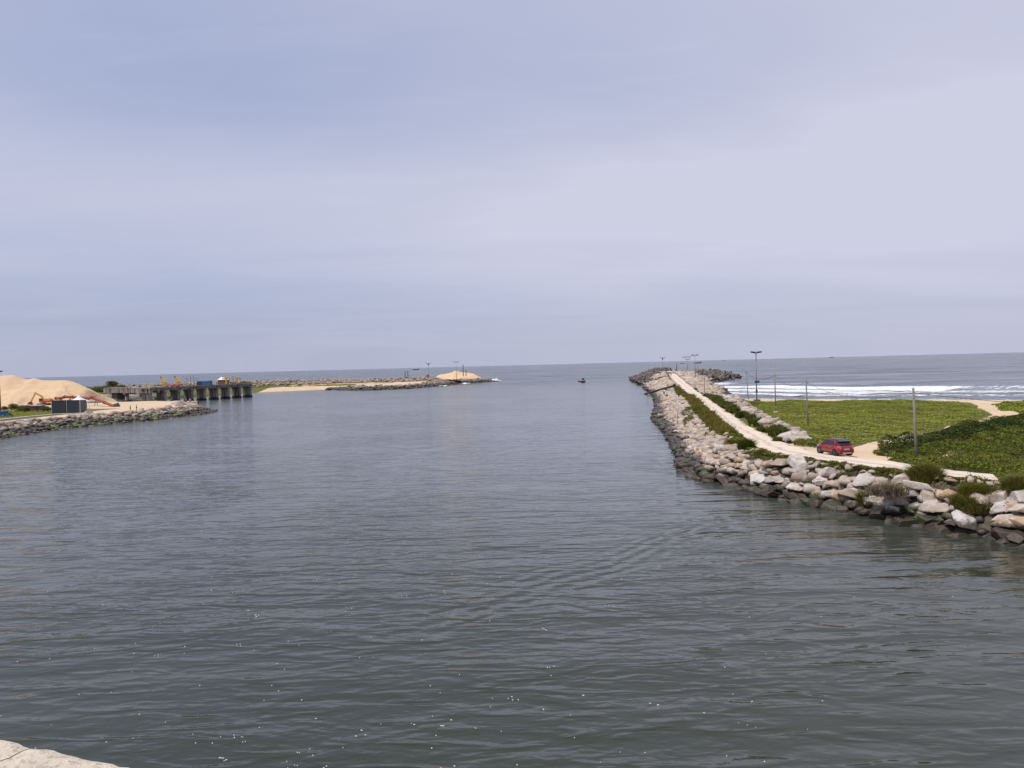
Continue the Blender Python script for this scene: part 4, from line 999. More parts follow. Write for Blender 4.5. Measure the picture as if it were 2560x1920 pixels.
for j, (pa, dd) in enumerate(((585, 3.2), (607, 2.0), (620, 2.6))):
    q = onj(pa, dd); r = empty('timber_stack', q, label=('rusty stack of timber behind the gallows cranes', 'rusty timber stack on the outer deck', 'rusty timber stack at the very end of the jetty')[j], cat='timber', group='timber stacks on the jetty')
    for i in range(3): m_ = MB(); m_.box((random.uniform(-.2, .2), i * .1, .15 + i * .3), (2.6, .5, .27)); m_.obj('board', M_rust, r)
for j, (pa, hp, arm) in enumerate(((477, 4.6, 0), (485, 4.6, 1), (493, 3.8, 0), (468, 4.3, 2))):
    q = onj(pa, 2.2 if arm != 2 else 3.4); r = empty('post', q, label=('thin dark post on the jetty, left of the T-shaped one', 'T-shaped thin dark post on the jetty', 'shortest thin post, beside the blue shelter on the jetty', 'bent hook-topped wire post left of the others on the jetty')[j], cat='post', group='thin posts on the jetty')
    m_ = MB(); m_.tube((0, 0, 0), (0, 0, hp), .09, .07, 6); m_.obj('shaft', M_dkgrey, r)
    if arm == 1: m_ = MB(); m_.tube((-1, 0, hp), (3.0, 0, hp + .35), .05, .05, 5); m_.obj('crossbar', M_dkgrey, r)
    if arm == 2: m_ = MB(); m_.tube((0, 0, hp - 1.2), (-.9, 0, hp), .06, .05, 5); m_.obj('hook', M_dkgrey, r)

# ------------------------------------------------------------------ left bank machinery
def ground_l(x, y): return float(HL(np.array([x]), np.array([y]))[0])
# kerbed concrete strip
q0 = P(-90, 1062, 2.3); q1 = P(0, 1050, 2.3); q2 = P(70, 1042.5, 2.3); q3 = P(132, 1037, 2.3); q4 = P(205, 1034, 2.3)
M_kerb = flat('pale_concrete_strip', (.42, .38, .34), .9)
m_ = MB()
for a, b in ((q0, q1), (q1, q2), (q2, q3), (q3, q4)): m_.beam(Vector(a) + Vector((0, 0, -.15)), Vector(b) + Vector((0, 0, -.15)), 1.7, .7)
m_.obj('path', M_kerb, kind='structure')
# excavator
q = P(110, 1014, 2.2); r = empty('excavator', q, math.radians(8), label='orange yellow excavator with its arm bent down, at the foot of the great sand heap', cat='excavator')
M_exy = flat('excavator_yellow', (.60, .33, .08), .5, 0, .25, 1.5); M_exr = flat('excavator_red', (.50, .075, .03), .5, 0, .2, 1.5)
for s in (-1, 1):
    m_ = MB(); pr = [(-1.9, .25), (-1.6, 0), (1.6, 0), (1.9, .25), (1.9, .6), (1.6, .85), (-1.6, .85), (-1.9, .6)]
    ring = lambda y_: [(x_, y_, z_) for x_, z_ in pr]
    m_.loft([ring(s * 1.2 - .28), ring(s * 1.2 + .28)]); m_.obj('track', M_dkgrey, r)
m_ = MB(); m_.tube((0, 0, .7), (0, 0, 1.05), .7, .7, 14); m_.box((0.9, 0, 1.45), (3.4, 2.5, .7)); m_.obj('platform', M_exr, r)
m_ = MB(); m_.loft([[(2.6, -1.2, 1.1), (2.6, 1.2, 1.1), (2.6, 1.1, 2.2), (2.6, -1.1, 2.2)], [(3.1, -1.0, 1.3), (3.1, 1.0, 1.3), (3.0, .9, 2.1), (3.0, -.9, 2.1)]]); m_.obj('counterweight', M_exr, r)
m_ = MB(); m_.box((1.4, .1, 2.15), (2.3, 2.1, .7)); m_.tube((1.8, .3, 2.5), (1.8, .3, 3.0), .08, .08, 6); m_.obj('engine_cover', M_exy, r)
cb = MB(); cb.box((-.55, -.65, 2.65), (1.25, 1.0, .12)); 
for sx in (-1.1, 0): 
    for sy in (-1.1, -.2): cb.box((sx, sy, 1.9), (.1, .1, 1.55))
cab = cb.obj('cab', M_exy, r)
m_ = MB(); m_.box((-.55, -.65, 2.0), (1.12, .9, 1.3)); m_.obj('cab_glass', flat('dark_cab_glass', (.03, .035, .035), .15), cab)
m_ = MB(); m_.beam((-.2, .3, 1.7), (-.9, .3, 3.6), .42, .6); m_.beam((-.9, .3, 3.5), (-2.9, .3, 4.6), .38, .5); m_.obj('boom', M_exy, r)
m_ = MB(); m_.beam((-2.7, .3, 4.9), (-4.5, .3, 1.4), .34, .45); m_.obj('dipper_arm', M_exy, r)
m_ = MB(); m_.loft([[(-5.0, -.25, 1.5), (-5.0, .85, 1.5), (-4.3, .85, 1.6), (-4.3, -.25, 1.6)], [(-5.6, -.2, .7), (-5.6, .8, .7), (-4.0, .8, .4), (-4.0, -.2, .4)]]); m_.obj('bucket', flat('rusty_red_steel', (.22, .05, .035), .8), r)
# grey containers
def container(x0, x1, py_b, py_t, z, lb, dep=2.4, post=False):
    a = Vector(P(x0, py_b + .3, z)); b = Vector(P(x1, py_b - .2, z)); w = (b - a).length; rz = math.atan2(b.y - a.y, b.x - a.x); D = a.y
    hgt = (py_b - py_t) / FPX * D
    r = empty('container', (a + b) / 2, rz, label=lb, cat='container', group='grey containers on the left bank')
    m_ = MB(); m_.box((0, dep / 2 + .08, hgt / 2), (w - .1, dep - .1, hgt - .06)); m_.obj('body', flat('blue_grey_steel', (.075, .088, .11), .55, .2), r)
    nrib = max(6, int(w / .35))
    m_ = MB()
    for i in range(nrib): m_.box((-w / 2 + w * (i + .5) / nrib, .05, hgt / 2), (w / nrib * .5, .09, hgt - .3))
    m_.obj('corrugated_panel', flat('blue_grey_steel', (.075, .088, .11), .55), r)
    for s in (-1, 1): m_ = MB(); m_.box((s * (w / 2 - .06), 0.02, hgt / 2), (.14, .16, hgt)); m_.obj('corner_post', M_kerb if (post or s < 0) else flat('blue_grey_steel', (.075, .088, .11)), r)
    m_ = MB(); m_.box((0, 0.02, hgt - .06), (w - .26, .14, .14)); m_.obj('top_rail', M_dkgrey, r)
    return r
container(129.5, 164, 1033.8, 1000.8, 2.2, 'left one of the two large blue grey containers beside the digger')
container(167, 201, 1033.2, 1000.4, 2.2, 'right one of the two large blue grey containers, in front of the white tent', post=True)
container(203.5, 216, 1021, 1001.5, 2.3, 'small dark grey box right of the containers, under the tent edge')
# white tent
a = Vector(P(198, 1022, 2.3)); D = a.y; r = empty('tent', a, label='white pagoda tent with a pointed roof behind the grey containers', cat='tent')
s1 = 17.5 / FPX * D; zt = (1022 - 1002.5) / FPX * D; zp = (1022 - 988) / FPX * D
rings = []
for f_, z_ in ((1.0, zt - .25), (1.0, zt), (.55, zt + (zp - zt) * .28), (.25, zt + (zp - zt) * .58), (.08, zt + (zp - zt) * .9), (.03, zp)):
    rings.append([(-s1 * f_, -s1 * f_, z_), (s1 * f_, -s1 * f_, z_), (s1 * f_, s1 * f_, z_), (-s1 * f_, s1 * f_, z_)])
m_ = MB(); m_.loft(rings); m_.obj('canopy', M_white, r)
for sx in (-1, 1):
    for sy in (-1, 1): m_ = MB(); m_.tube((sx * s1 * .95, sy * s1 * .95, 0), (sx * s1 * .95, sy * s1 * .95, zt - .27), .06, .06, 6); m_.obj('pole', M_white, r)
# red pipeline
D = 262; M_pipe = flat('rusty_red_pipe', (.27, .065, .045), .7, 0, .3, 1)
pts = [PD(140, 996, D + 6), PD(152, 996, D + 5), PD(162, 992.2, D + 4), PD(182, 992.6, D + 3), PD(220, 996, D + 2), PD(229, 993.5, D), PD(236, 995.5, D), PD(262, 1006.5, D - 6), PD(291, 1017.5, D - 12)]
r = empty('dredging_pipeline', pts[4], label='rusty red dredging pipeline climbing over the sand and sloping down to the spit', cat='pipeline')
for i, (a, b) in enumerate(zip(pts[:-1], pts[1:])):
    a = Vector(a) - Vector(pts[4]); b = Vector(b) - Vector(pts[4]); m_ = MB(); m_.tube(a, b, .48, .48, 10); m_.tube(a - (b - a).normalized() * .12, a + (b - a).normalized() * .12, .62, .62, 10); m_.obj('pipe_length', M_pipe, r)
for px_, dz in ((175, 1.5), (212, 1.5), (240, 1.2)):
    t_ = PD(px_, 995 if px_ < 230 else 999, D + 2); g = ground_l(t_[0], t_[1]); m_ = MB(); o_ = Vector(pts[4])
    for s in (-.5, .5): m_.beam(Vector((t_[0] + s, t_[1], g)) - o_, Vector((t_[0] + s * .3, t_[1], t_[2])) - o_, .14)
    m_.obj('trestle', M_dkgrey, r)
q = PD(293, 1017, 250); r = empty('suction_head', (q[0], q[1], ground_l(q[0], q[1])), label='dark conical suction head at the lower end of the red pipeline', cat='pipe end')
m_ = MB(); m_.tube((-1.1, 0, .5), (.3, 0, .45), .45, .9, 8); m_.box((.2, 0, .3), (.9, 1.4, .6)); m_.obj('cone', M_dkgrey, r)
# control frame left of the pipe
q = P(146, 1008, 2.2); r = empty('pump_frame', (q[0], q[1] , q[2]), label='small dark pump frame at the upper end of the red pipeline', cat='pump')
m_ = MB(); 
for sx in (-.9, 0, .9): m_.box((sx, 0, 1.0), (.18, .18, 2.0))
m_.box((0, 0, 2.05), (2.1, .5, .2)); m_.box((0, 0, 1.2), (1.9, .3, .12)); m_.obj('frame', M_dkgrey, r)
m_ = MB(); m_.box((.1, .5, .6), (1.6, .9, 1.1)); m_.obj('pump_body', M_exr, r)
# beached boat
def hull_rings(Ln, Bm, Hh, nose=.0, rake=.15):
    rings = []
    for t_ in np.linspace(0, 1, 9):
        w = Bm / 2 * (1 - max(0, (t_ - .45) / .55) ** 2.2) * (1 if t_ > .05 else .85); w = max(w, .04)
        sh = Hh * (1 + .45 * max(0, (t_ - .5) * 2) ** 2 + .12 * (1 - t_) ** 3); y_ = -Ln / 2 + Ln * t_
        kz = Hh * .35 * max(0, (t_ - .8) * 5) ** 2
        rings.append([(-w, y_, sh), (-w * .82, y_, sh * .4), (-w * .25, y_, kz), (w * .25, y_, kz), (w * .82, y_, sh * .4), (w, y_, sh), (w * .85, y_, sh * .97), (-w * .85, y_, sh * .97)])
    return rings
q = P(240, 1007, 2.4); r = empty('beached_boat', q, math.radians(-70), label='small pale boat drawn up on the sand under the red pipeline', cat='boat')
m_ = MB(); m_.loft(hull_rings(5.5, 1.7, .8)); m_.obj('hull', flat('pale_boat_paint', (.45, .47, .44), .6), r)
m_ = MB(); m_.box((0, .3, .75), (1.2, .3, .08)); m_.obj('thwart', M_brown, r)
# hut and low wall
for x0, x1, yb, yt, lb, mt in ((49, 78, 1029, 1015.5, 'long low brown hut below the sand heap, left part', M_brown), (79, 97, 1030, 1014.5, 'short brown hut with a pale roof, next to the digger bucket', flat('brown_red_boards', (.20, .11, .08), .85))):
    a = Vector(P(x0, yb, 2.2)); b = Vector(P(x1, yb, 2.2)); w = b.x - a.x; D = a.y; hh = (yb - yt) / FPX * D
    r = empty('hut', (a + b) / 2, label=lb, cat='hut'); m_ = MB(); m_.box((0, 1.2, hh / 2), (w, 2.4, hh)); m_.obj('wall', mt, r)
    m_ = MB(); m_.box((0, 1.1, hh + .08), (w + .5, 3.0, .12), Matrix.Rotation(.06, 3, 'X')); m_.obj('roof', flat('grey_sheet_roof', (.30, .28, .27), .6) if x0 > 60 else M_dkgrey, r)
    m_ = MB(); m_.box((w * .2, -.03, hh * .42), (.8, .05, hh * .8)); m_.obj('door', M_dkgrey, r)
# blue skip
q = P(5, 1041, 2.3); r = empty('skip', q, label='bright blue metal skip at the left edge behind the motorbike', cat='skip')
M_blue = flat('bright_blue_paint', (.03, .16, .42), .5)
m_ = MB(); m_.loft([[(-1.3, -.6, .25), (1.1, -.6, .25), (1.1, .6, .25), (-1.3, .6, .25)], [(-1.5, -.8, 1.35), (1.3, -.8, 1.35), (1.3, .8, 1.35), (-1.5, .8, 1.35)]]); m_.obj('body', M_blue, r)
m_ = MB(); m_.box((-.1, 0, 1.4), (2.95, 1.75, .1)); m_.obj('rim', M_blue, r)
m_ = MB(); 
for s in (-.9, .8): m_.box((s, 0, .12), (.2, 1.2, .25))
m_.obj('runner', M_dkgrey, r)

# ------------------------------------------------------------------ people
def skin_mesh(name, joints, edges, sub=1):
    me = bpy.data.meshes.new(name); me.from_pydata([j[:3] for j in joints], edges, [])
    o = bpy.data.objects.new(name, me); C.objects.link(o)
    sm = o.modifiers.new('s', 'SKIN'); sm.use_smooth_shade = True
    for k, j in enumerate(joints):
        me.skin_vertices[0].data[k].radius = (j[3], j[3] * (j[4] if len(j) > 4 else 1)); me.skin_vertices[0].data[k].use_root = (k == 0)
    ss = o.modifiers.new('u', 'SUBSURF'); ss.levels = sub; ss.render_levels = sub
    dg = bpy.context.evaluated_depsgraph_get(); dg.update(); m2 = bpy.data.meshes.new_from_object(o.evaluated_get(dg)); m2.name = name
    bpy.data.objects.remove(o); return m2
def body_joints(pose):
    if pose == 'stand':
        J = dict(pel=(0, 0, .93), spine=(0, 0, 1.15), chest=(0, .0, 1.35), neck=(0, 0, 1.48), head=(0, .02, 1.62), top=(0, .01, 1.70),
                 lh=(-.10, 0, .90), lk=(-.12, .03, .50), la=(-.13, -.02, .08), lt=(-.14, .14, .03), rh=(.10, 0, .90), rk=(.13, .05, .50), ra=(.15, 0, .08), rt_=(.17, .15, .03),
                 ls=(-.18, 0, 1.40), le=(-.24, -.03, 1.13), lw=(-.22, .08, .90), lf=(-.21, .12, .80), rs=(.18, 0, 1.40), re=(.25, -.02, 1.13), rw=(.20, .12, .95), rf=(.17, .18, .88))
    else:
        J = dict(pel=(0, 0, .14), spine=(0, .06, .36), chest=(0, .12, .55), neck=(0, .16, .68), head=(0, .20, .82), top=(0, .20, .90),
                 lh=(-.10, .03, .13), lk=(-.15, .42, .42), la=(-.14, .52, .06), lt=(-.15, .66, .03), rh=(.10, .03, .13), rk=(.15, .42, .40), ra=(.15, .55, .06), rt_=(.16, .68, .03),
                 ls=(-.18, .12, .60), le=(-.24, .25, .40), lw=(-.14, .42, .44), lf=(-.08, .47, .46), rs=(.18, .12, .60), re=(.24, .25, .40), rw=(.14, .42, .44), rf=(.08, .47, .46))
    return J
RADb = dict(pel=.125, spine=.11, chest=.13, neck=.05, head=.095, top=.06, lh=.085, lk=.06, la=.038, lt=.03, rh=.085, rk=.06, ra=.038, rt_=.03, ls=.055, le=.042, lw=.028, lf=.03, rs=.055, re=.042, rw=.028, rf=.03)
EDG = [('pel', 'spine'), ('spine', 'chest'), ('chest', 'neck'), ('neck', 'head'), ('head', 'top'), ('pel', 'lh'), ('lh', 'lk'), ('lk', 'la'), ('la', 'lt'), ('pel', 'rh'), ('rh', 'rk'), ('rk', 'ra'), ('ra', 'rt_'),
       ('chest', 'ls'), ('ls', 'le'), ('le', 'lw'), ('lw', 'lf'), ('chest', 'rs'), ('rs', 're'), ('re', 'rw'), ('rw', 'rf')]
def part_mesh(name, pose, keys, grow):
    J = body_joints(pose); idx = {k: i for i, k in enumerate(keys)}
    return skin_mesh(name, [(*J[k], RADb[k] + grow) for k in keys], [(idx[a], idx[b]) for a, b in EDG if a in idx and b in idx])
PM = {}
for pose in ('stand', 'sit'):
    PM[pose] = (part_mesh('body', pose, ['pel', 'spine', 'chest', 'neck', 'head', 'top', 'lh', 'lk', 'la', 'lt', 'rh', 'rk', 'ra', 'rt_', 'ls', 'le', 'lw', 'lf', 'rs', 're', 'rw', 'rf'], 0),
                part_mesh('shirt', pose, ['pel', 'spine', 'chest', 'ls', 'le', 'rs', 're'], .022),
                part_mesh('trousers', pose, ['pel', 'lh', 'lk', 'la', 'rh', 'rk', 'ra'], .018),
                skin_mesh('hair', [(*(Vector(body_joints(pose)['head']) + Vector((0, -.02, .03))), .10), (*(Vector(body_joints(pose)['top']) + Vector((0, -.01, .02))), .085)], [(0, 1)]))
M_skin = flat('skin', (.22, .12, .075), .6); M_hair = flat('black_hair', (.012, .01, .01), .5)
def cloth(n, c): return flat('cloth_' + n, c, .85)
CL = dict(black=(.02, .02, .022), navy=(.02, .03, .08), white=(.62, .62, .62), blue=(.05, .12, .30), brown=(.09, .05, .035), grey=(.18, .18, .18), maroon=(.14, .02, .03), khaki=(.24, .19, .12), sky=(.25, .38, .50))
def person(loc, rz, pose, shirt, trou, label, scale=1.0):
    r = empty('person', loc, rz, label=label, cat='person'); r.scale = (scale,) * 3
    b_, s_, t_, h_ = PM[pose]
    for nm, me, mt in (('body', b_, M_skin), ('shirt', s_, cloth(shirt, CL[shirt])), ('trousers', t_, cloth(trou, CL[trou])), ('hair', h_, M_hair)):
        c = me.copy(); c.materials.clear(); c.materials.append(mt); link_mesh(nm, c, None, r)
    return r
def ong(q, up): return (q[0], q[1], float(HR(np.array([q[0]]), np.array([q[1]]))[0]) + up)
def gl(px_, py_, z): q = P(px_, py_, z); return (q[0], q[1], max(ground_l(q[0], q[1]), z - .15) )
def gr(px_, py_, z): q = P(px_, py_, z); return (q[0], q[1], max(float(HR(np.array([q[0]]), np.array([q[1]]))[0]), z))
person(P(326, 1029, 2.3), 2.0, 'stand', 'black', 'black', 'person all in black standing alone on the sand spit, left of the other', 1.05)
person(P(341.5, 1027, 2.3), -1.0, 'stand', 'sky', 'navy', 'person in a light blue shirt standing on the sand spit beside the one in black', 1.05)
q = P(466, 1006, 3.0); person((q[0], q[1], 3.2), 2.6, 'sit', 'sky', 'navy', 'person in light clothes sitting on the boulders at the end of the spit', 1.3)
q = P(476, 1002, 3.6); person((q[0], q[1], 3.4), 3.1, 'sit', 'white', 'grey', 'person in white sitting on the highest boulder of the spit', 1.25)
q = P(496, 1012, 2.4); person((q[0], q[1], 2.3), 1.2, 'stand', 'black', 'navy', 'thin dark person standing on the outermost rocks of the spit', 1.0)
q = P(1697.5, 993, 2.9); person(ong(q, .4), .3, 'stand', 'brown', 'brown', 'person in brown standing on the pale boulders below the olive grass strip', 1.05)
q = P(1669, 987, 2.4); person(ong(q, .4), 1.2, 'sit', 'maroon', 'black', 'person in maroon sitting on the boulders under the slanting pipe', 1.3)
q = P(1660, 981, 2.6); person(ong(q, .4), -1, 'stand', 'brown', 'black', 'person standing among the boulders just below the slanting pipe', 1.0)
q = P(1710, 974, 3.1); person(ong(q, .12), 1.2, 'sit', 'brown', 'black', 'person sitting at the left edge of the track above the grass strip', 1.3)
q = P(1672, 941, 4.8); person(ong(q, .2), 0, 'stand', 'maroon', 'black', 'left person of the pair walking near the outer end of the track', 1.1)
q = P(1677.5, 936.5, 5.2); person(ong(q, .2), .5, 'stand', 'brown', 'navy', 'right person of the pair walking near the outer end of the track', 1.1)
q = PD(1710, 919.5, 520); person((q[0], q[1], float(HR(np.array([q[0]]), np.array([q[1]]))[0]) + 1.4), 1, 'sit', 'black', 'black', 'dark figure sitting on top of the tetrapods against the sea', 1.7)
q = P(1639, 938, 5.0)

# motorbike and rider
q = Vector(P(26, 1043.5, 2.3)); rz = math.radians(75)
r = empty('motorcycle', q, rz, label='dark motorbike stopped on the concrete strip beside the blue skip', cat='motorcycle')
for yy in (-.62, .62):
    m_ = MB()
    for k in range(14):
        a = 2 * math.pi * k / 14; b = 2 * math.pi * (k + 1) / 14; m_.tube((0, yy + .27 * math.cos(a), .3 + .27 * math.sin(a)), (0, yy + .27 * math.cos(b), .3 + .27 * math.sin(b)), .05, .05, 6, False)
    w_ = m_.obj('wheel', M_dkgrey, r)
    m_ = MB(); m_.tube((-.05, yy, .3), (.05, yy, .3), .2, .2, 12); m_.obj('rim', flat('grey_metal', (.3, .3, .3), .4, .6), w_)
m_ = MB(); m_.loft([[(-.1, -.5, .6), (.1, -.5, .6), (.1, -.5, .75), (-.1, -.5, .75)], [(-.16, .2, .6), (.16, .2, .6), (.14, .2, .95), (-.14, .2, .95)], [(-.05, .5, .75), (.05, .5, .75), (.05, .5, .9), (-.05, .5, .9)]]); m_.obj('tank', M_dkgrey, r)
m_ = MB(); m_.box((0, -.35, .8), (.26, .7, .12)); m_.obj('seat', flat('black_vinyl', (.02, .02, .02), .5), r)
m_ = MB(); m_.tube((0, .62, .3), (0, .42, 1.0), .035, .035, 6); m_.tube((-.35, .38, 1.05), (.35, .38, 1.05), .02, .02, 6); m_.obj('fork', M_dkgrey, r)
m_ = MB(); m_.box((0, 0, .42), (.24, .5, .34)); m_.tube((.14, .1, .3), (.16, -.7, .35), .04, .05, 6); m_.obj('engine', flat('grey_metal', (.3, .3, .3), .4, .6), r)
person((q.x, q.y, q.z + .72), rz, 'sit', 'grey', 'black', 'person in a grey shirt sitting on the motorbike', 1.0)

# ------------------------------------------------------------------ masts and poles
M_gal = flat('galvanised_steel', (.22, .23, .25), .5, .3); M_pcon = flat('grey_pole_concrete', (.21, .195, .18), .9, 0, .2, 2); M_lamp = flat('lamp_housing', (.05, .052, .06), .5)
def mast(loc, h, label, head='wing', spread=2.6, r0=.14, mat=M_gal, rz=0.0, group='floodlight masts', th=.2):
    r = empty('light_mast', loc, rz, label=label, cat='light mast', group=group)
    m_ = MB(); m_.tube((0, 0, -1.8), (0, 0, h), r0, r0 * .6, 10); m_.obj('pole', mat, r, True)
    if head == 'wing':        # two raised wings like an open bird
        for s in (-1, 1):
            m_ = MB(); m_.loft([[(0, -.3, h - .1), (0, .3, h - .1), (0, .3, h + .2), (0, -.3, h + .2)], [(s * spread * .45, -.38, h + .35), (s * spread * .45, .38, h + .35), (s * spread * .45, .38, h + .65), (s * spread * .45, -.38, h + .65)],
                             [(s * spread * .5 + s * .4, -.15, h + .95), (s * spread * .5 + s * .4, .15, h + .95), (s * spread * .5 + s * .4, .15, h + 1.05), (s * spread * .5 + s * .4, -.15, h + 1.05)]]); m_.obj('lamp', M_lamp, r)
        m_ = MB(); m_.loft([[(-.55, -.3, h - .1), (.55, -.3, h - .1), (.55, .3, h - .1), (-.55, .3, h - .1)], [(-.15, -.12, h - .9), (.15, -.12, h - .9), (.15, .12, h - .9), (-.15, .12, h - .9)]]); m_.obj('bracket', M_lamp, r)
    elif head == 'flat':
        m_ = MB(); m_.beam((-spread * .5, 0, h), (spread * .5, 0, h), .12, .12); m_.obj('crossarm', M_lamp, r)
        for s in (-1, 1):
            m_ = MB(); m_.loft([[(s * .35, -.22, h + .02), (s * .35, .22, h + .02), (s * .35, .22, h + .3), (s * .35, -.22, h + .3)], [(s * spread * .5, -.3, h - .05 + th), (s * spread * .5, .3, h - .05 + th), (s * spread * .5, .3, h + .2 + th), (s * spread * .5, -.3, h + .2 + th)]]); m_.obj('lamp', M_lamp, r)
    return r
def topz(px_, py_top, D): return PD(px_, py_top, D)[2]
def mast_at(px_, py_b, z, py_t, label, **kw):
    q = P(px_, py_b, z); h = topz(px_, py_t, q[1]) - z; return mast((q[0], q[1], z - .1), h, label, **kw)
m1 = mast_at(1892, 1001.5, 2.0, 881.5, 'tall floodlight mast with a blue sign, standing at the edge of the beach', head='flat', spread=1.25, r0=.17, group='floodlight masts')
# its lamps, sign, box, plinth
h1 = topz(1892, 881.5, P(1892, 1001.5, 2)[1]) - 2
for s in (-1, 1): m_ = MB(); m_.loft([[(s * .15, -.4, h1 - .1), (s * .15, .2, h1 - .1), (s * .15, .2, h1 + .3), (s * .15, -.4, h1 + .3)], [(s * 1.3, -.5, h1 + .1), (s * 1.3, .2, h1 + .1), (s * 1.3, .2, h1 + .45), (s * 1.3, -.5, h1 + .45)]]); m_.obj('lamp', M_lamp, m1)
m_ = MB(); m_.box((.08, -.2, (1001.5 - 953.5) / FPX * 194), (1.25, .06, .62)); m_.obj('sign', flat('blue_sign', (.03, .09, .30), .5), m1)
m_ = MB(); m_.box((-.05, -.2, (1001.5 - 977) / FPX * 194), (.4, .35, .75)); m_.obj('switch_box', M_lamp, m1)
m_ = MB(); m_.box((0, 0, .18), (1.5, 1.2, .4)); m_.obj('plinth', flat('dark_plinth', (.10, .09, .085), .9), m1)
q = P(1898, 1001, 2.0); r = empty('stand', q, label='small pale metal stand right beside the tall floodlight mast', cat='stand')
m_ = MB()
for s in (-.22, .22): m_.beam((s, 0, 0), (s * .8, 0, 1.25), .07)
m_.beam((-.2, 0, 1.2), (.2, 0, 1.2), .07); m_.beam((-.2, 0, .6), (.2, 0, .6), .07); m_.obj('frame', flat('pale_metal', (.5, .48, .45), .6), r)
mast_at(1738.5, 954, 3.0, 888, 'tall mast with a flat T-shaped lamp head, nearest one on the outer breakwater', head='flat', spread=3.2, r0=.17)
mast_at(1718, 948.6, 3.0, 892, 'mast with a wide drooping double lamp, second on the outer breakwater', head='flat', spread=4.2, r0=.15, th=-.25)
q = PD(1719.5, 925, 500); mast((q[0], q[1], 5.6), topz(1719.5, 898.5, 500) - 5.6, 'mast whose small lamp head shows just under the drooping one', head='flat', spread=3.0, r0=.15)
q = PD(1657, 922, 530); mast((q[0], q[1], 5.5), topz(1657, 896, 530) - 5.5, 'mast with raised wing-like lamps on the left shoulder of the right breakwater', head='wing', spread=2.6, r0=.16)
q = PD(1072, 942, 530); mast((q[0], q[1], 4.5), topz(1072, 910, 530) - 4.5, 'mast with raised wing-like lamps, left one on the far breakwater', head='wing', spread=2.8, r0=.16)
q = PD(1141, 938, 545); mast((q[0], q[1], 5.0), topz(1141, 905.5, 545) - 5.0, 'mast with flatter lamps beside the small pointed sand heap', head='flat', spread=3.4, r0=.16)
m2 = mast_at(1.2, 1029, 2.2, 929, 'brown floodlight mast cut by the left edge of the photograph', head='flat', spread=2.1, r0=.26, mat=flat('rusty_brown_mast', (.16, .10, .08), .7))
def epole(px_, py_b, z, py_t, label, lean=0.0, arm=False, r0=.14, name='utility_pole', mat=M_pcon, cat='pole', group='concrete poles along the beach field'):
    q = P(px_, py_b, z); h = topz(px_, py_t, q[1]) - z
    g = z - .3
    r = empty(name, (q[0], q[1], g), label=label, cat=cat, group=group); m_ = MB(); m_.tube((0, 0, -2.0), (lean, 0, h + .3), r0, r0 * .72, 8); m_.obj('shaft', mat, r, True)
    if arm: m_ = MB(); m_.beam((lean * .93 - .75, 0, h * .93 + .2), (lean * .93 + .3, 0, h * .93 + .3), .08); m_.obj('crossarm', M_dkgrey, r)
    else: m_ = MB(); m_.tube((lean * .96, 0, h * .93), (lean * .96 + .3, 0, h * .93), .035, .035, 5); m_.obj('insulator', M_dkgrey, r)
    return Vector((q[0] + lean * .95, q[1], z + h * .93))
w = []
w.append(epole(2293, 1141, 2.6, 970, 'nearest and tallest-looking concrete pole, rising from the dune creepers', -.30, r0=.15))
w.append(epole(2021, 1064, 2.0, 946.5, 'concrete pole in the middle of the creeper field, left of the car', -.25))
w.append(epole(1939.5, 1018, 2.0, 932, 'concrete pole on the field near the beach, right of the blue sign', -.12))
w.append(epole(1872, 999.5, 2.0, 926, 'leaning pole with a crossarm, left of the mast with the blue sign', -.55, True, .13))
w.append(epole(1761, 970, 3.0, 919, 'thin pole at the seaward edge of the stone ridge on the breakwater', 0, True, .10))
w.append(epole(1745, 950, 3.2, 913.5, 'thin pole just right of the T-headed mast on the breakwater', 0, False, .11))
epole(1692, 925, 6.5, 906.6, 'short dark post on the crest of the breakwater head', 0, False, .3, 'marker_post', M_dkgrey, 'post', None)
M_wire = flat('black_wire', (.02, .02, .02), .6)
for i, (a, b) in enumerate(zip(w[:-1], w[1:])):
    if i == 3: continue
    m_ = MB(); o_ = a; pts = [a.lerp(b, t_) - Vector((0, 0, 1.3 * 4 * t_ * (1 - t_))) - o_ for t_ in np.linspace(0, 1, 15)]
    m_.path(pts, .022 + .01 * i, 4); c = m_.obj('wire', M_wire); c.location = o_
    tag(c, ('slack black wire between the nearest pole and the pole left of the car', 'slack wire between the two middle poles of the field', 'slack wire from the field pole to the leaning pole', '', 'slack wire between the two thin poles on the breakwater')[i], 'wire', 'wires between the poles')
a = w[0]; m_ = MB(); b = Vector((75, 42, 8)); pts = [a.lerp(b, t_) - Vector((0, 0, 1.3 * 4 * t_ * (1 - t_))) - a for t_ in np.linspace(0, 1, 15)]; m_.path(pts, .02, 4); c = m_.obj('wire', M_wire); c.location = a; tag(c, 'slack wire running right from the nearest pole out of the photograph', 'wire', 'wires between the poles')
for px_, pt, pb, lb in ((1013, 929, 946, 'left one of two close dark posts on the far rubble'), (1020, 928, 946, 'right one of two close dark posts on the far rubble'), (1158, 912.5, 931, 'tall dark post right of the pointed sand heap'), (1165, 925, 931, 'shortest dark post right of the pointed sand heap')):
    q = PD(px_, pb, 540); h = topz(px_, pt, 540) - q[2]; r = empty('marker_post', (q[0], q[1], q[2] - .6), label=lb, cat='post', group='dark posts on the far breakwater'); m_ = MB(); m_.tube((0, 0, -2.0), (0, 0, h + .6), .28, .24, 8); m_.tube((0, 0, h + .6), (0, 0, h + .75), .33, .33, 8); m_.obj('shaft', M_dkgrey, r)
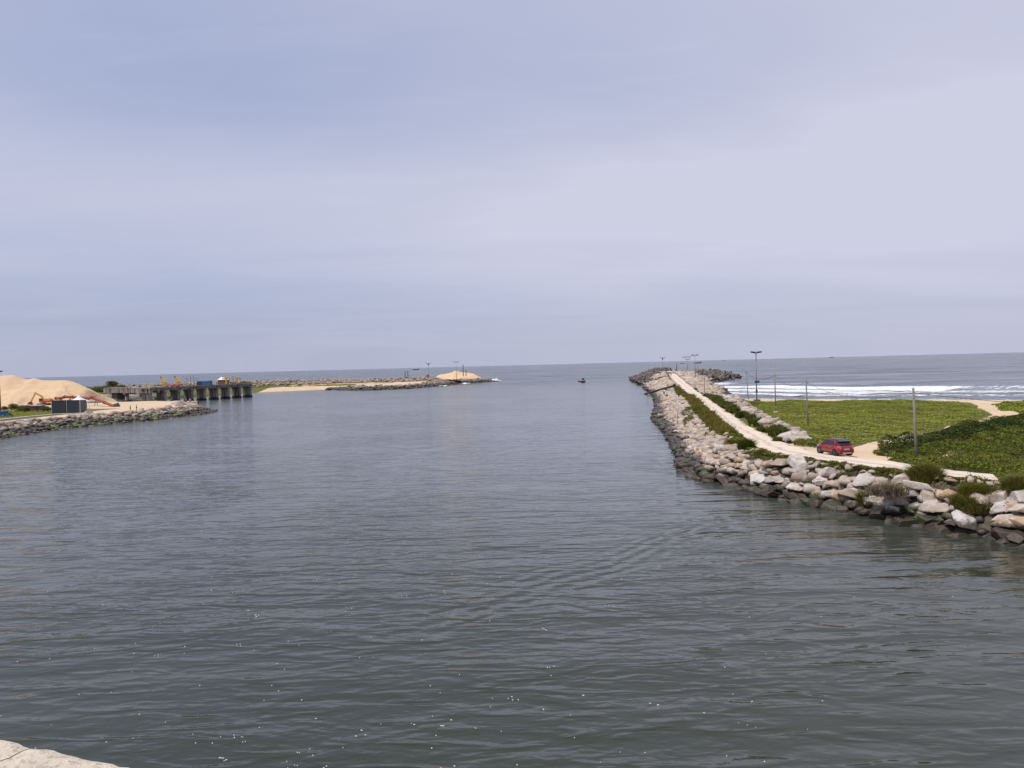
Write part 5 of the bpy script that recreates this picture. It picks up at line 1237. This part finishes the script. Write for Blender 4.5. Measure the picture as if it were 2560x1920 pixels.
for px_, py_, lb in ((1658, 1060, 'rusty thin rod stuck upright in the boulders of the slope'),):
    q = P(1694, 1060, 1.6); r = empty('rod', q, label=lb, cat='rod'); m_ = MB(); m_.tube((0, 0, 0), (.05, 0, 2.2), .05, .04, 6); m_.obj('bar', M_rust, r)
# slanting pipe on the left slope
a = Vector(P(1612, 985, .15)); b = Vector(P(1686, 963.8, 3.9)); r = empty('old_pipe', a, label='thick dark pipe slanting from the breakwater crest down into the channel', cat='pipe')
m_ = MB(); m_.tube((0, 0, 0), (b - a), .38, .42, 12); m_.tube((b - a) * .985, (b - a) * 1.0, .52, .52, 12); m_.obj('barrel', flat('dark_rusty_pipe', (.07, .05, .042), .8, 0, .35, .8), r)
m_ = MB(); s_ = (b - a) * .55; m_.beam(s_ - Vector((.3, 0, 2.0)), s_, .16); m_.obj('prop', M_brown, r)
q = a.lerp(b, .10); person((q.x, q.y, q.z + .36), -1.3, 'stand', 'navy', 'black', 'person standing on the lower end of the slanting pipe over the water', 1.0)
# rag and driftwood
q = P(2081, 1217, 2.05); r = empty('rag', (q[0] - .5, q[1] - .8, 2.6), label='small bright red rag caught on a pale boulder below the car', cat='rag')
m_ = MB(); pts = [(random.uniform(-.28, .28), random.uniform(-.2, .2), random.uniform(0, .35)) for _ in range(9)]
bm = bmesh.new(); [bm.verts.new(p_) for p_ in pts]; bmesh.ops.convex_hull(bm, input=bm.verts); me = bpy.data.meshes.new('cloth'); bm.to_mesh(me); bm.free(); link_mesh('cloth', me, flat('red_cloth', (.50, .03, .04), .8), r)
q = P(1676, 1060, .8); r = empty('driftwood', (q[0], q[1], 1.1), label='pale bleached log lying on the dark wet boulders', cat='driftwood'); m_ = MB(); m_.tube((-.5, .9, .5), (.45, -.9, .0), .13, .10, 7); m_.tube((-.2, .3, .33), (-.6, .2, .6), .05, .03, 5); m_.obj('log', flat('bleached_wood', (.52, .46, .40), .85), r)
# stones on the verge and field
for px_, py_, z, s, lb in ((1883, 1033, 2.3, .9, 'pale stone at the left border of the creeper field'), (1905, 1004, 2, .7, 'flat pale stone near the plinth of the tall mast'), (1870, 1000, 2.0, .8, 'stone at the foot of the leaning pole'), (1939, 1031, 2.1, .8, 'pale stone in the creeper field below the pole')):
    q = P(px_, py_, z); c = HI[3].copy(); c.materials.clear(); c.materials.append(M_rock); o = link_mesh('stone', c, None, label=lb, category='stone'); o.location = (q[0], q[1], z + .1); o.scale = (s,) * 3

# ------------------------------------------------------------------ boats
def far_boat(px0, px1, pyw, label, hull, cabin=True, mastf=True, group='fishing boats out at sea', flip=1):
    q = P((px0 + px1) / 2, pyw, 0); D = q[1]; Ln = (px1 - px0) / FPX * D; u_ = Ln / 30.0
    r = empty('fishing_boat', q, math.radians(-90 * flip), label=label, cat='boat', group=group)
    m_ = MB(); m_.loft(hull_rings(Ln, 6.5 * u_, 3.0 * u_)); m_.obj('hull', hull, r)
    if cabin:
        m_ = MB(); m_.box((0, Ln * .36, 4.6 * u_), (2.6 * u_, 2.4 * u_, 5.0 * u_)); m_.obj('wheelhouse', hull, r)
        m_ = MB(); m_.box((0, Ln * .0, 3.3 * u_), (3.5 * u_, Ln * .32, 1.4 * u_)); m_.obj('deckhouse', M_dkgrey, r)
    if mastf: m_ = MB(); m_.tube((0, Ln * .42, 3 * u_), (0, Ln * .44, 9.5 * u_), .3 * u_, .2 * u_, 6); m_.obj('mast', M_dkgrey, r)
M_hull = flat('dark_blue_grey_hull', (.07, .085, .11), .6)
far_boat(1032, 1048, 925, 'dark fishing boat on the sea above the far left breakwater', M_hull)
far_boat(1735, 1754, 908.5, 'dark fishing boat crossing behind the T-headed mast', M_hull)
far_boat(1700, 1711, 909.2, 'low open boat just left of the mast with the drooping lamp', M_hull, False, False)
far_boat(1806, 1813, 901.8, 'tiny boat on the horizon between the masts and the blue sign', M_hull, False, False)
far_boat(2073, 2084, 894.2, 'boat on the horizon above the pole left of the car', M_hull)
# harbour boat with wake
q = Vector(P(1456, 956.5, 0)); k = q.y / FPX
r = empty('motor_boat', q, math.radians(-38), label='red and grey motor boat with a small wheelhouse heading out of the channel', cat='boat')
m_ = MB(); m_.loft(hull_rings(7.5, 2.7, 1.15)); m_.obj('hull', flat('grey_boat_hull', (.14, .14, .17), .5), r)
m_ = MB(); m_.box((0, -3.0, .75), (2.5, 1.6, .95)); m_.obj('stern_panel', flat('maroon_boat_paint', (.20, .035, .045), .5), r)
m_ = MB(); m_.box((.3, 1.0, 2.2), (1.4, 1.3, 1.9)); m_.obj('wheelhouse', flat('boat_white', (.65, .63, .66), .5), r)
m_ = MB(); m_.box((.25, .3, 2.3), (1.2, .12, 1.4)); m_.obj('rear_opening', M_dkgrey, r)
m_ = MB(); m_.box((.3, .8, 3.2), (1.7, 2.0, .12)); m_.obj('roof', M_white, r)
m_ = MB(); m_.tube((.3, 1.2, 3.2), (.3, 1.2, 4.6), .05, .04, 5); m_.obj('mast', M_dkgrey, r)
foam_patch(q.x - 2.5, q.y - 4, 5, 2.2, .5, 1.0, .25, 'white wash at the stern of the motor boat', 16)
# wake: low ridges of water
m_ = MB(); wk = [P(1450, 957.5, 0), P(1432, 960.5, 0), P(1410, 963.5, 0), P(1385, 966, 0)]
V = []; F = []
for s, wz in ((0, 1.0),):
    ln = resample(np.array([(a[0], a[1]) for a in wk]), 1.0); d = np.gradient(ln, axis=0); d /= np.linalg.norm(d, axis=1)[:, None]
    for i, (c, e) in enumerate(zip(ln, d)):
        f_ = 1 - i / len(ln)
        for j, o in enumerate((-2.2, -1.1, 0, 1.1, 2.2)): V.append((c[0] - e[1] * o, c[1] + e[0] * o, (.01, .16, .30, .16, .01)[j] * (.3 + .7 * f_) + .01))
    n_ = len(ln); ii = np.arange(n_ * 5).reshape(n_, 5); F = np.stack([ii[:-1, :-1], ii[:-1, 1:], ii[1:, 1:], ii[1:, :-1]], -1).reshape(-1, 4)
link_mesh('wake', np_mesh('wake', V, F, True), M_water, kind='stuff', label='low wake trailing left behind the motor boat', category='wake')

# ------------------------------------------------------------------ car
M_car = flat('car_red_paint', (.24, .010, .014), .28, 0, .06, 2.0)
M_car.node_tree.nodes['Principled BSDF'].inputs['Coat Weight'].default_value = .6
M_cblk = flat('car_black_paint', (.035, .038, .045), .25); M_cglass = flat('car_glass', (.02, .026, .028), .06); M_tyre = flat('tyre_rubber', (.022, .021, .02), .85); M_rim = flat('wheel_silver', (.22, .22, .22), .4, .6)
M_trim = flat('black_trim', (.02, .02, .02), .6)
fl_ = Vector(P(2047.5, 1132.5, 3.04)); rl_ = Vector(P(2091.5, 1140.3, 3.04)); hd = (fl_ - rl_); ang = math.atan2(hd.y, hd.x) - math.pi / 2
fw = Vector((math.cos(ang + math.pi / 2), math.sin(ang + math.pi / 2), 0)); rt3 = Vector((fw.y, -fw.x, 0))
cc = (fl_ + rl_) / 2 + rt3 * .74
zc = float(zroad(cc.y)) + .075
car = empty('car', (cc.x, cc.y, zc), ang, label='red hatchback with a black roof parked on the track where the sandy path turns off', cat='car')
# local: +y forward, wheelbase 2.45
ST = [(-1.90, .70, .36, .78, .80), (-1.84, .80, .26, .86, .90), (-1.60, .845, .22, .93, .94), (-1.1, .865, .20, .95, .95), (-.3, .865, .20, .94, .94), (.5, .865, .20, .92, .92), (.95, .86, .20, .90, .95), (1.35, .845, .20, .84, .93), (1.72, .79, .24, .72, .82), (1.88, .66, .30, .60, .66)]
rings = []
for y_, w_, zb, zs, zt in ST:
    rings.append([(-w_ * .9, y_, zb), (-w_, y_, zb + .14), (-w_ * 1.005, y_, zb + (zs - zb) * .55), (-w_ * .965, y_, zs), (-w_ * .80, y_, zt + .015), (0, y_, zt + .045), (w_ * .80, y_, zt + .015), (w_ * .965, y_, zs), (w_ * 1.005, y_, zb + (zs - zb) * .55), (w_, y_, zb + .14), (w_ * .9, y_, zb)])
m_ = MB(); m_.loft(rings); body = m_.obj('body', M_car, car, True)
gh = [(-1.70, .70, .90, .93), (-1.42, .735, .66, 1.36), (-1.15, .765, .625, 1.475), (-.4, .775, .635, 1.515), (.15, .775, .625, 1.495), (.52, .765, .60, 1.40), (1.12, .73, .70, .93)]
def ghr(y_, wb, wt_, zt): zb = .90; return [(-wb, y_, zb), (-wb * .5 - wt_ * .5 - .012, y_, (zb + zt) / 2), (-wt_, y_, zt - .03), (-wt_ * .7, y_, zt), (0, y_, zt + .02), (wt_ * .7, y_, zt), (wt_, y_, zt - .03), (wb * .5 + wt_ * .5 + .012, y_, (zb + zt) / 2), (wb, y_, zb)]
m_ = MB(); m_.loft([ghr(*g) for g in gh]); m_.obj('cabin', M_car, car, False)
# roof skin, slightly proud
rr = []
for y_, wt_, zt in ((-1.50, .655, 1.385), (-1.15, .635, 1.50), (-.4, .645, 1.54), (.15, .635, 1.52), (.46, .60, 1.445)):
    rr.append([(-wt_, y_, zt - .06), (-wt_ * .72, y_, zt), (0, y_, zt + .02), (wt_ * .72, y_, zt), (wt_, y_, zt - .06), (wt_ * .7, y_, zt - .05), (-wt_ * .7, y_, zt - .05)])
m_ = MB(); m_.loft(rr); m_.obj('roof', M_cblk, car, True)
m_ = MB(); m_.loft([[(-.62, -1.72, 1.36), (.62, -1.72, 1.36), (.62, -1.72, 1.40), (-.62, -1.72, 1.40)], [(-.63, -1.42, 1.36), (.63, -1.42, 1.36), (.63, -1.42, 1.44), (-.63, -1.42, 1.44)]]); m_.obj('spoiler', M_cblk, car)
def quad(pts, off=Vector((0, 0, 0)), th=.02):
    m_ = MB(); a = [Vector(p_) for p_ in pts]; n = (a[1] - a[0]).cross(a[2] - a[0]).normalized() * th
    k = len(a); m_.add([p_ + off for p_ in a] + [p_ + off + n for p_ in a], [tuple(range(k)), tuple(range(k, 2 * k))[::-1]] + [(i, (i + 1) % k, k + (i + 1) % k, k + i) for i in range(k)]); return m_
for s in (-1, 1):
    xb, xt = s * .795, s * .672
    quad([(xb, .82, .975), (xb, -.02, .965), (xt, -.02, 1.41), (xt, .42, 1.37)], th=.012 * -s).obj('front_window', M_cglass, car)
    quad([(xb, -.12, .965), (xb, -1.0, .985), (xt, -.90, 1.36), (xt, -.12, 1.41)], th=.012 * -s).obj('rear_window', M_cglass, car)
    quad([(s * .775, -1.22, 1.0), (s * .765, -1.62, 1.02), (s * .70, -1.42, 1.28), (s * .69, -1.20, 1.32)], th=.012 * -s).obj('quarter_window', M_cglass, car)
    m_ = MB(); m_.loft([[(s * .80, -1.62, .62), (s * .86, -1.60, .62), (s * .84, -1.60, .95), (s * .78, -1.66, .95)], [(s * .58, -1.92, .66), (s * .72, -1.93, .66), (s * .72, -1.86, .93), (s * .58, -1.86, .93)]]); m_.obj('tail_light', flat('tail_lamp_red_white', (.62, .16, .17), .2), car)
    m_ = MB(); m_.loft([[(s * .80, 1.35, .68), (s * .86, 1.36, .68), (s * .83, 1.34, .84), (s * .76, 1.30, .86)], [(s * .60, 1.82, .62), (s * .70, 1.80, .62), (s * .68, 1.76, .74), (s * .58, 1.78, .76)]]); m_.obj('headlight', flat('headlamp', (.7, .7, .7), .15), car)
    m_ = MB(); m_.loft([[(s * .84, .60, .93), (s * 1.0, .62, .94), (s * 1.0, .62, 1.06), (s * .86, .60, 1.06)], [(s * .86, .74, .95), (s * .98, .74, .96), (s * .98, .74, 1.04), (s * .87, .74, 1.04)]]); m_.obj('mirror', M_car, car)
    for y_ in (.05, -.82): m_ = MB(); m_.box((s * .872, y_, .82), (.03, .17, .03)); m_.obj('door_handle', flat('chrome', (.6, .6, .6), .2, .8), car)
    for y_ in (.45 * 0 + .86, -.06, -.98): m_ = MB(); m_.box((s * .867, y_, .56), (.012, .014, .62)); m_.obj('door_gap', M_trim, car)
    m_ = MB(); m_.box((s * .86, -.05, .235), (.05, 1.7, .09)); m_.obj('sill', M_trim, car)
    for y_ in (1.2, -1.24):
        m_ = MB(); m_.tube((s * .55, y_, .31), (s * .872, y_, .31), .375, .375, 20); m_.obj('wheel_arch', M_trim, car)
        m_ = MB(); pr = [(.66, .24), (.67, .30), (.70, .315), (.85, .315), (.885, .295), (.89, .24)]
        rg = [[(s * x_, y_ + r_ * math.cos(a), .31 + r_ * math.sin(a)) for x_, r_ in pr] for a in [2 * math.pi * k / 24 for k in range(24)]]
        m_.loft(rg + [rg[0]], cap=False); ty = m_.obj('wheel', M_tyre, car, True)
        m_ = MB(); m_.tube((s * .80, y_, .31), (s * .872, y_, .31), .235, .225, 20); m_.tube((s * .87, y_, .31), (s * .888, y_, .31), .06, .05, 10)
        for k in range(5):
            a = 2 * math.pi * k / 5 + .3; m_.beam((s * .88, y_ + .04 * math.cos(a), .31 + .04 * math.sin(a)), (s * .88, y_ + .22 * math.cos(a), .31 + .22 * math.sin(a)), .05, .02, up=Vector((1, 0, 0)))
        m_.obj('rim', M_rim if y_ > 0 else flat('dark_steel_wheel', (.06, .058, .055), .6), ty)
# rear glass and hatch parts
quad([(-.62, -1.70, .99), (.62, -1.70, .99), (.56, -1.47, 1.34), (-.56, -1.47, 1.34)], Vector((0, -.045, .0)), th=-.012).obj('rear_screen', M_cglass, car)
quad([(-.62, 1.04, 1.0), (.62, 1.04, 1.0), (.55, .58, 1.38), (-.55, .58, 1.38)], Vector((0, .03, .02)), th=.012).obj('windscreen', M_cglass, car)
m_ = MB(); m_.box((0, -1.925, .63), (.52, .02, .12)); pl = m_.obj('number_plate', flat('plate_white', (.75, .75, .72), .5), car)
m_ = MB()
for k in range(8): m_.box((-.20 + k * .057, -1.94, .63), (.03, .008, .065))
m_.obj('plate_characters', M_trim, pl)
m_ = MB(); m_.tube((0, -1.92, .84), (0, -1.90, .84), .05, .05, 12); m_.obj('badge', flat('chrome', (.6, .6, .6), .2, .8), car)
m_ = MB(); m_.loft([[(-.74, -1.95, .28), (.74, -1.95, .28), (.76, -1.95, .52), (-.76, -1.95, .52)], [(-.84, -1.72, .25), (.84, -1.72, .25), (.86, -1.72, .55), (-.86, -1.72, .55)]]); m_.obj('bumper', M_car, car)
m_ = MB(); m_.box((0, -1.945, .27), (.9, .04, .10)); m_.obj('lower_trim', flat('pale_trim', (.45, .42, .40), .5), car)
m_ = MB(); m_.box((0, 0, .24), (1.5, 3.3, .16)); m_.obj('underbody', M_trim, car)
m_ = MB(); m_.tube((.0, -1.05, 1.52), (.0, -1.2, 1.66), .008, .005, 5); m_.obj('aerial', M_trim, car)
m_ = MB(); m_.tube((0, -1.74, 1.06), (.3, -1.73, 1.08), .012, .008, 5); m_.obj('wiper', M_trim, car)

# ------------------------------------------------------------------ flecks of foam adrift
n = 260; V = []; F = []; b = 0; rr_ = random.Random(5); cnt = 0
while cnt < n:
    px_ = rr_.gauss(900, 560); py_ = rr_.uniform(1440, 1960) if rr_.random() < .8 else rr_.uniform(1300, 1500)
    if not (-300 < px_ < 2900): continue
    q = P(px_, py_, 0); s = rr_.uniform(.012, .028); a = rr_.uniform(0, 3.14); el_ = rr_.uniform(1, 2.2)
    cluster = 1 if rr_.random() < .75 else 3
    for c_ in range(cluster):
        ox, oy = (rr_.gauss(0, .25), rr_.gauss(0, .25)) if c_ else (0, 0)
        k = 7
        V.append((q[0] + ox, q[1] + oy, .035)); 
        for i in range(k):
            t_ = 2 * math.pi * i / k; x_ = math.cos(t_) * s * el_ * rr_.uniform(.7, 1.2); y_ = math.sin(t_) * s * rr_.uniform(.7, 1.2)
            V.append((q[0] + ox + x_ * math.cos(a) - y_ * math.sin(a), q[1] + oy + x_ * math.sin(a) + y_ * math.cos(a), .004))
        for i in range(k): F.append((b, b + 1 + i, b + 1 + (i + 1) % k))
        b += k + 1; cnt += 1
link_mesh('foam_flecks', np_mesh('foam_flecks', V, F, True), flat('foam_fleck', (.48, .48, .46), .8), kind='stuff', label='small pale flecks of foam and froth drifting on the near water', category='foam')

# ------------------------------------------------------------------ the parapet we look over
M_par = conc_mat('parapet_stone', (.60, .52, .44), .0)
def par_mat():
    m, t, b = new_mat('weathered_coping'); p = pos(t)
    a = noise(t, 6, 8, .7, p); g = noise(t, 38, 6, .7, p); c_ = noise(t, 2.0, 4, .6, p, 1.0)
    c = mixc(t, mapr(t, a, .35, .65), (.70, .61, .49), (.58, .51, .42))
    c = mixc(t, mapr(t, g, .50, .64, 0, .7), c, (.33, .29, .26))
    c = mixc(t, mapr(t, c_, .58, .68, 0, .5), c, (.28, .22, .22))
    t.links.new(c, b.inputs['Base Color']); b.inputs['Roughness'].default_value = .95
    bump(t, b, math_n(t, 'MULTIPLY_ADD', g, .5, a), 1.0, .03); return m
M_par = par_mat()
ZP = 11.4
a = Vector(P(0, 1850, ZP)); b = Vector(P(303, 1919, ZP)); d = (b - a).normalized(); inn = Vector((d.y, -d.x, 0)); 
if inn.y > 0: inn = -inn
par = empty('parapet', (a.x, a.y, ZP), math.atan2(d.y, d.x), label='rough pale stone parapet in the bottom left corner, cut off by the frame', cat='parapet')
sgn = 1 if (Matrix.Rotation(math.atan2(d.y, d.x), 3, 'Z') @ Vector((0, 1, 0))).dot(inn) > 0 else -1
joint = (Vector(P(82, 1869, ZP)) - a).length
edges_ = [joint - .02 - 1.15 * k for k in range(5, 0, -1)] + [joint - .02] + [joint + 1.15 * k for k in range(1, 5)]
for x0, x1 in zip(edges_[:-1], edges_[1:]):
    m_ = MB(); nx = 40; nyy = 20; wd = .42; tk = .14
    x0 += .0025; x1 -= .0025
    grid = []
    for i in range(nx + 1):
        ex = x0 + (x1 - x0) * i / nx
        e_out = .014 * (fbm(np.array([ex]), np.array([0.]), .12, 81)[0] - .5) + .016 * (vn(np.array([ex]), np.array([1.]), .022, 82)[0] - .5) + .03 * max(0, vn(np.array([ex]), np.array([3.]), .06, 85)[0] - .72)
        row = []
        for j in range(nyy + 1):
            fy = j / nyy; y_ = e_out * (1 - fy) + wd * fy
            edge = min(fy * wd, (1 - fy) * wd, ex - x0 + .002, x1 - ex + .002)
            z_ = .012 * (fbm(np.array([ex]), np.array([y_]), .09, 83)[0] - .5) - .007 * math.exp(-edge / .006)
            row.append((ex + (.006 * math.sin(y_ * 40) + .004 * math.sin(y_ * 93 + 1)) * (1 if True else 0), sgn * (y_ - .012), z_))
        grid.append(row)
    base = len(m_.v)
    for row in grid: m_.v += row
    for i in range(nx):
        for j in range(nyy): k0 = i * (nyy + 1) + j; m_.f.append((k0, k0 + 1, k0 + nyy + 2, k0 + nyy + 1))
    m_.box(((x0 + x1) / 2, sgn * wd / 2, -.02 - tk / 2 - .012), (x1 - x0 - .03, wd - .045, tk))
    m_.obj('coping_stone', M_par, par, False)
m_ = MB(); m_.box((-.3 + .0, sgn * .22, -.65), (11, .30, .95)); m_.obj('wall', M_par, par)
# bridge deck beneath the viewer
m_ = MB(); m_.box((a.x + d.x * 0 + inn.x * 4.4, a.y + inn.y * 4.4, ZP - 1.45), (60, 9.0, .5), Matrix.Rotation(math.atan2(d.y, d.x), 3, 'Z')); m_.obj('bridge_deck', flat('bridge_concrete', (.33, .31, .29), .9), kind='structure')
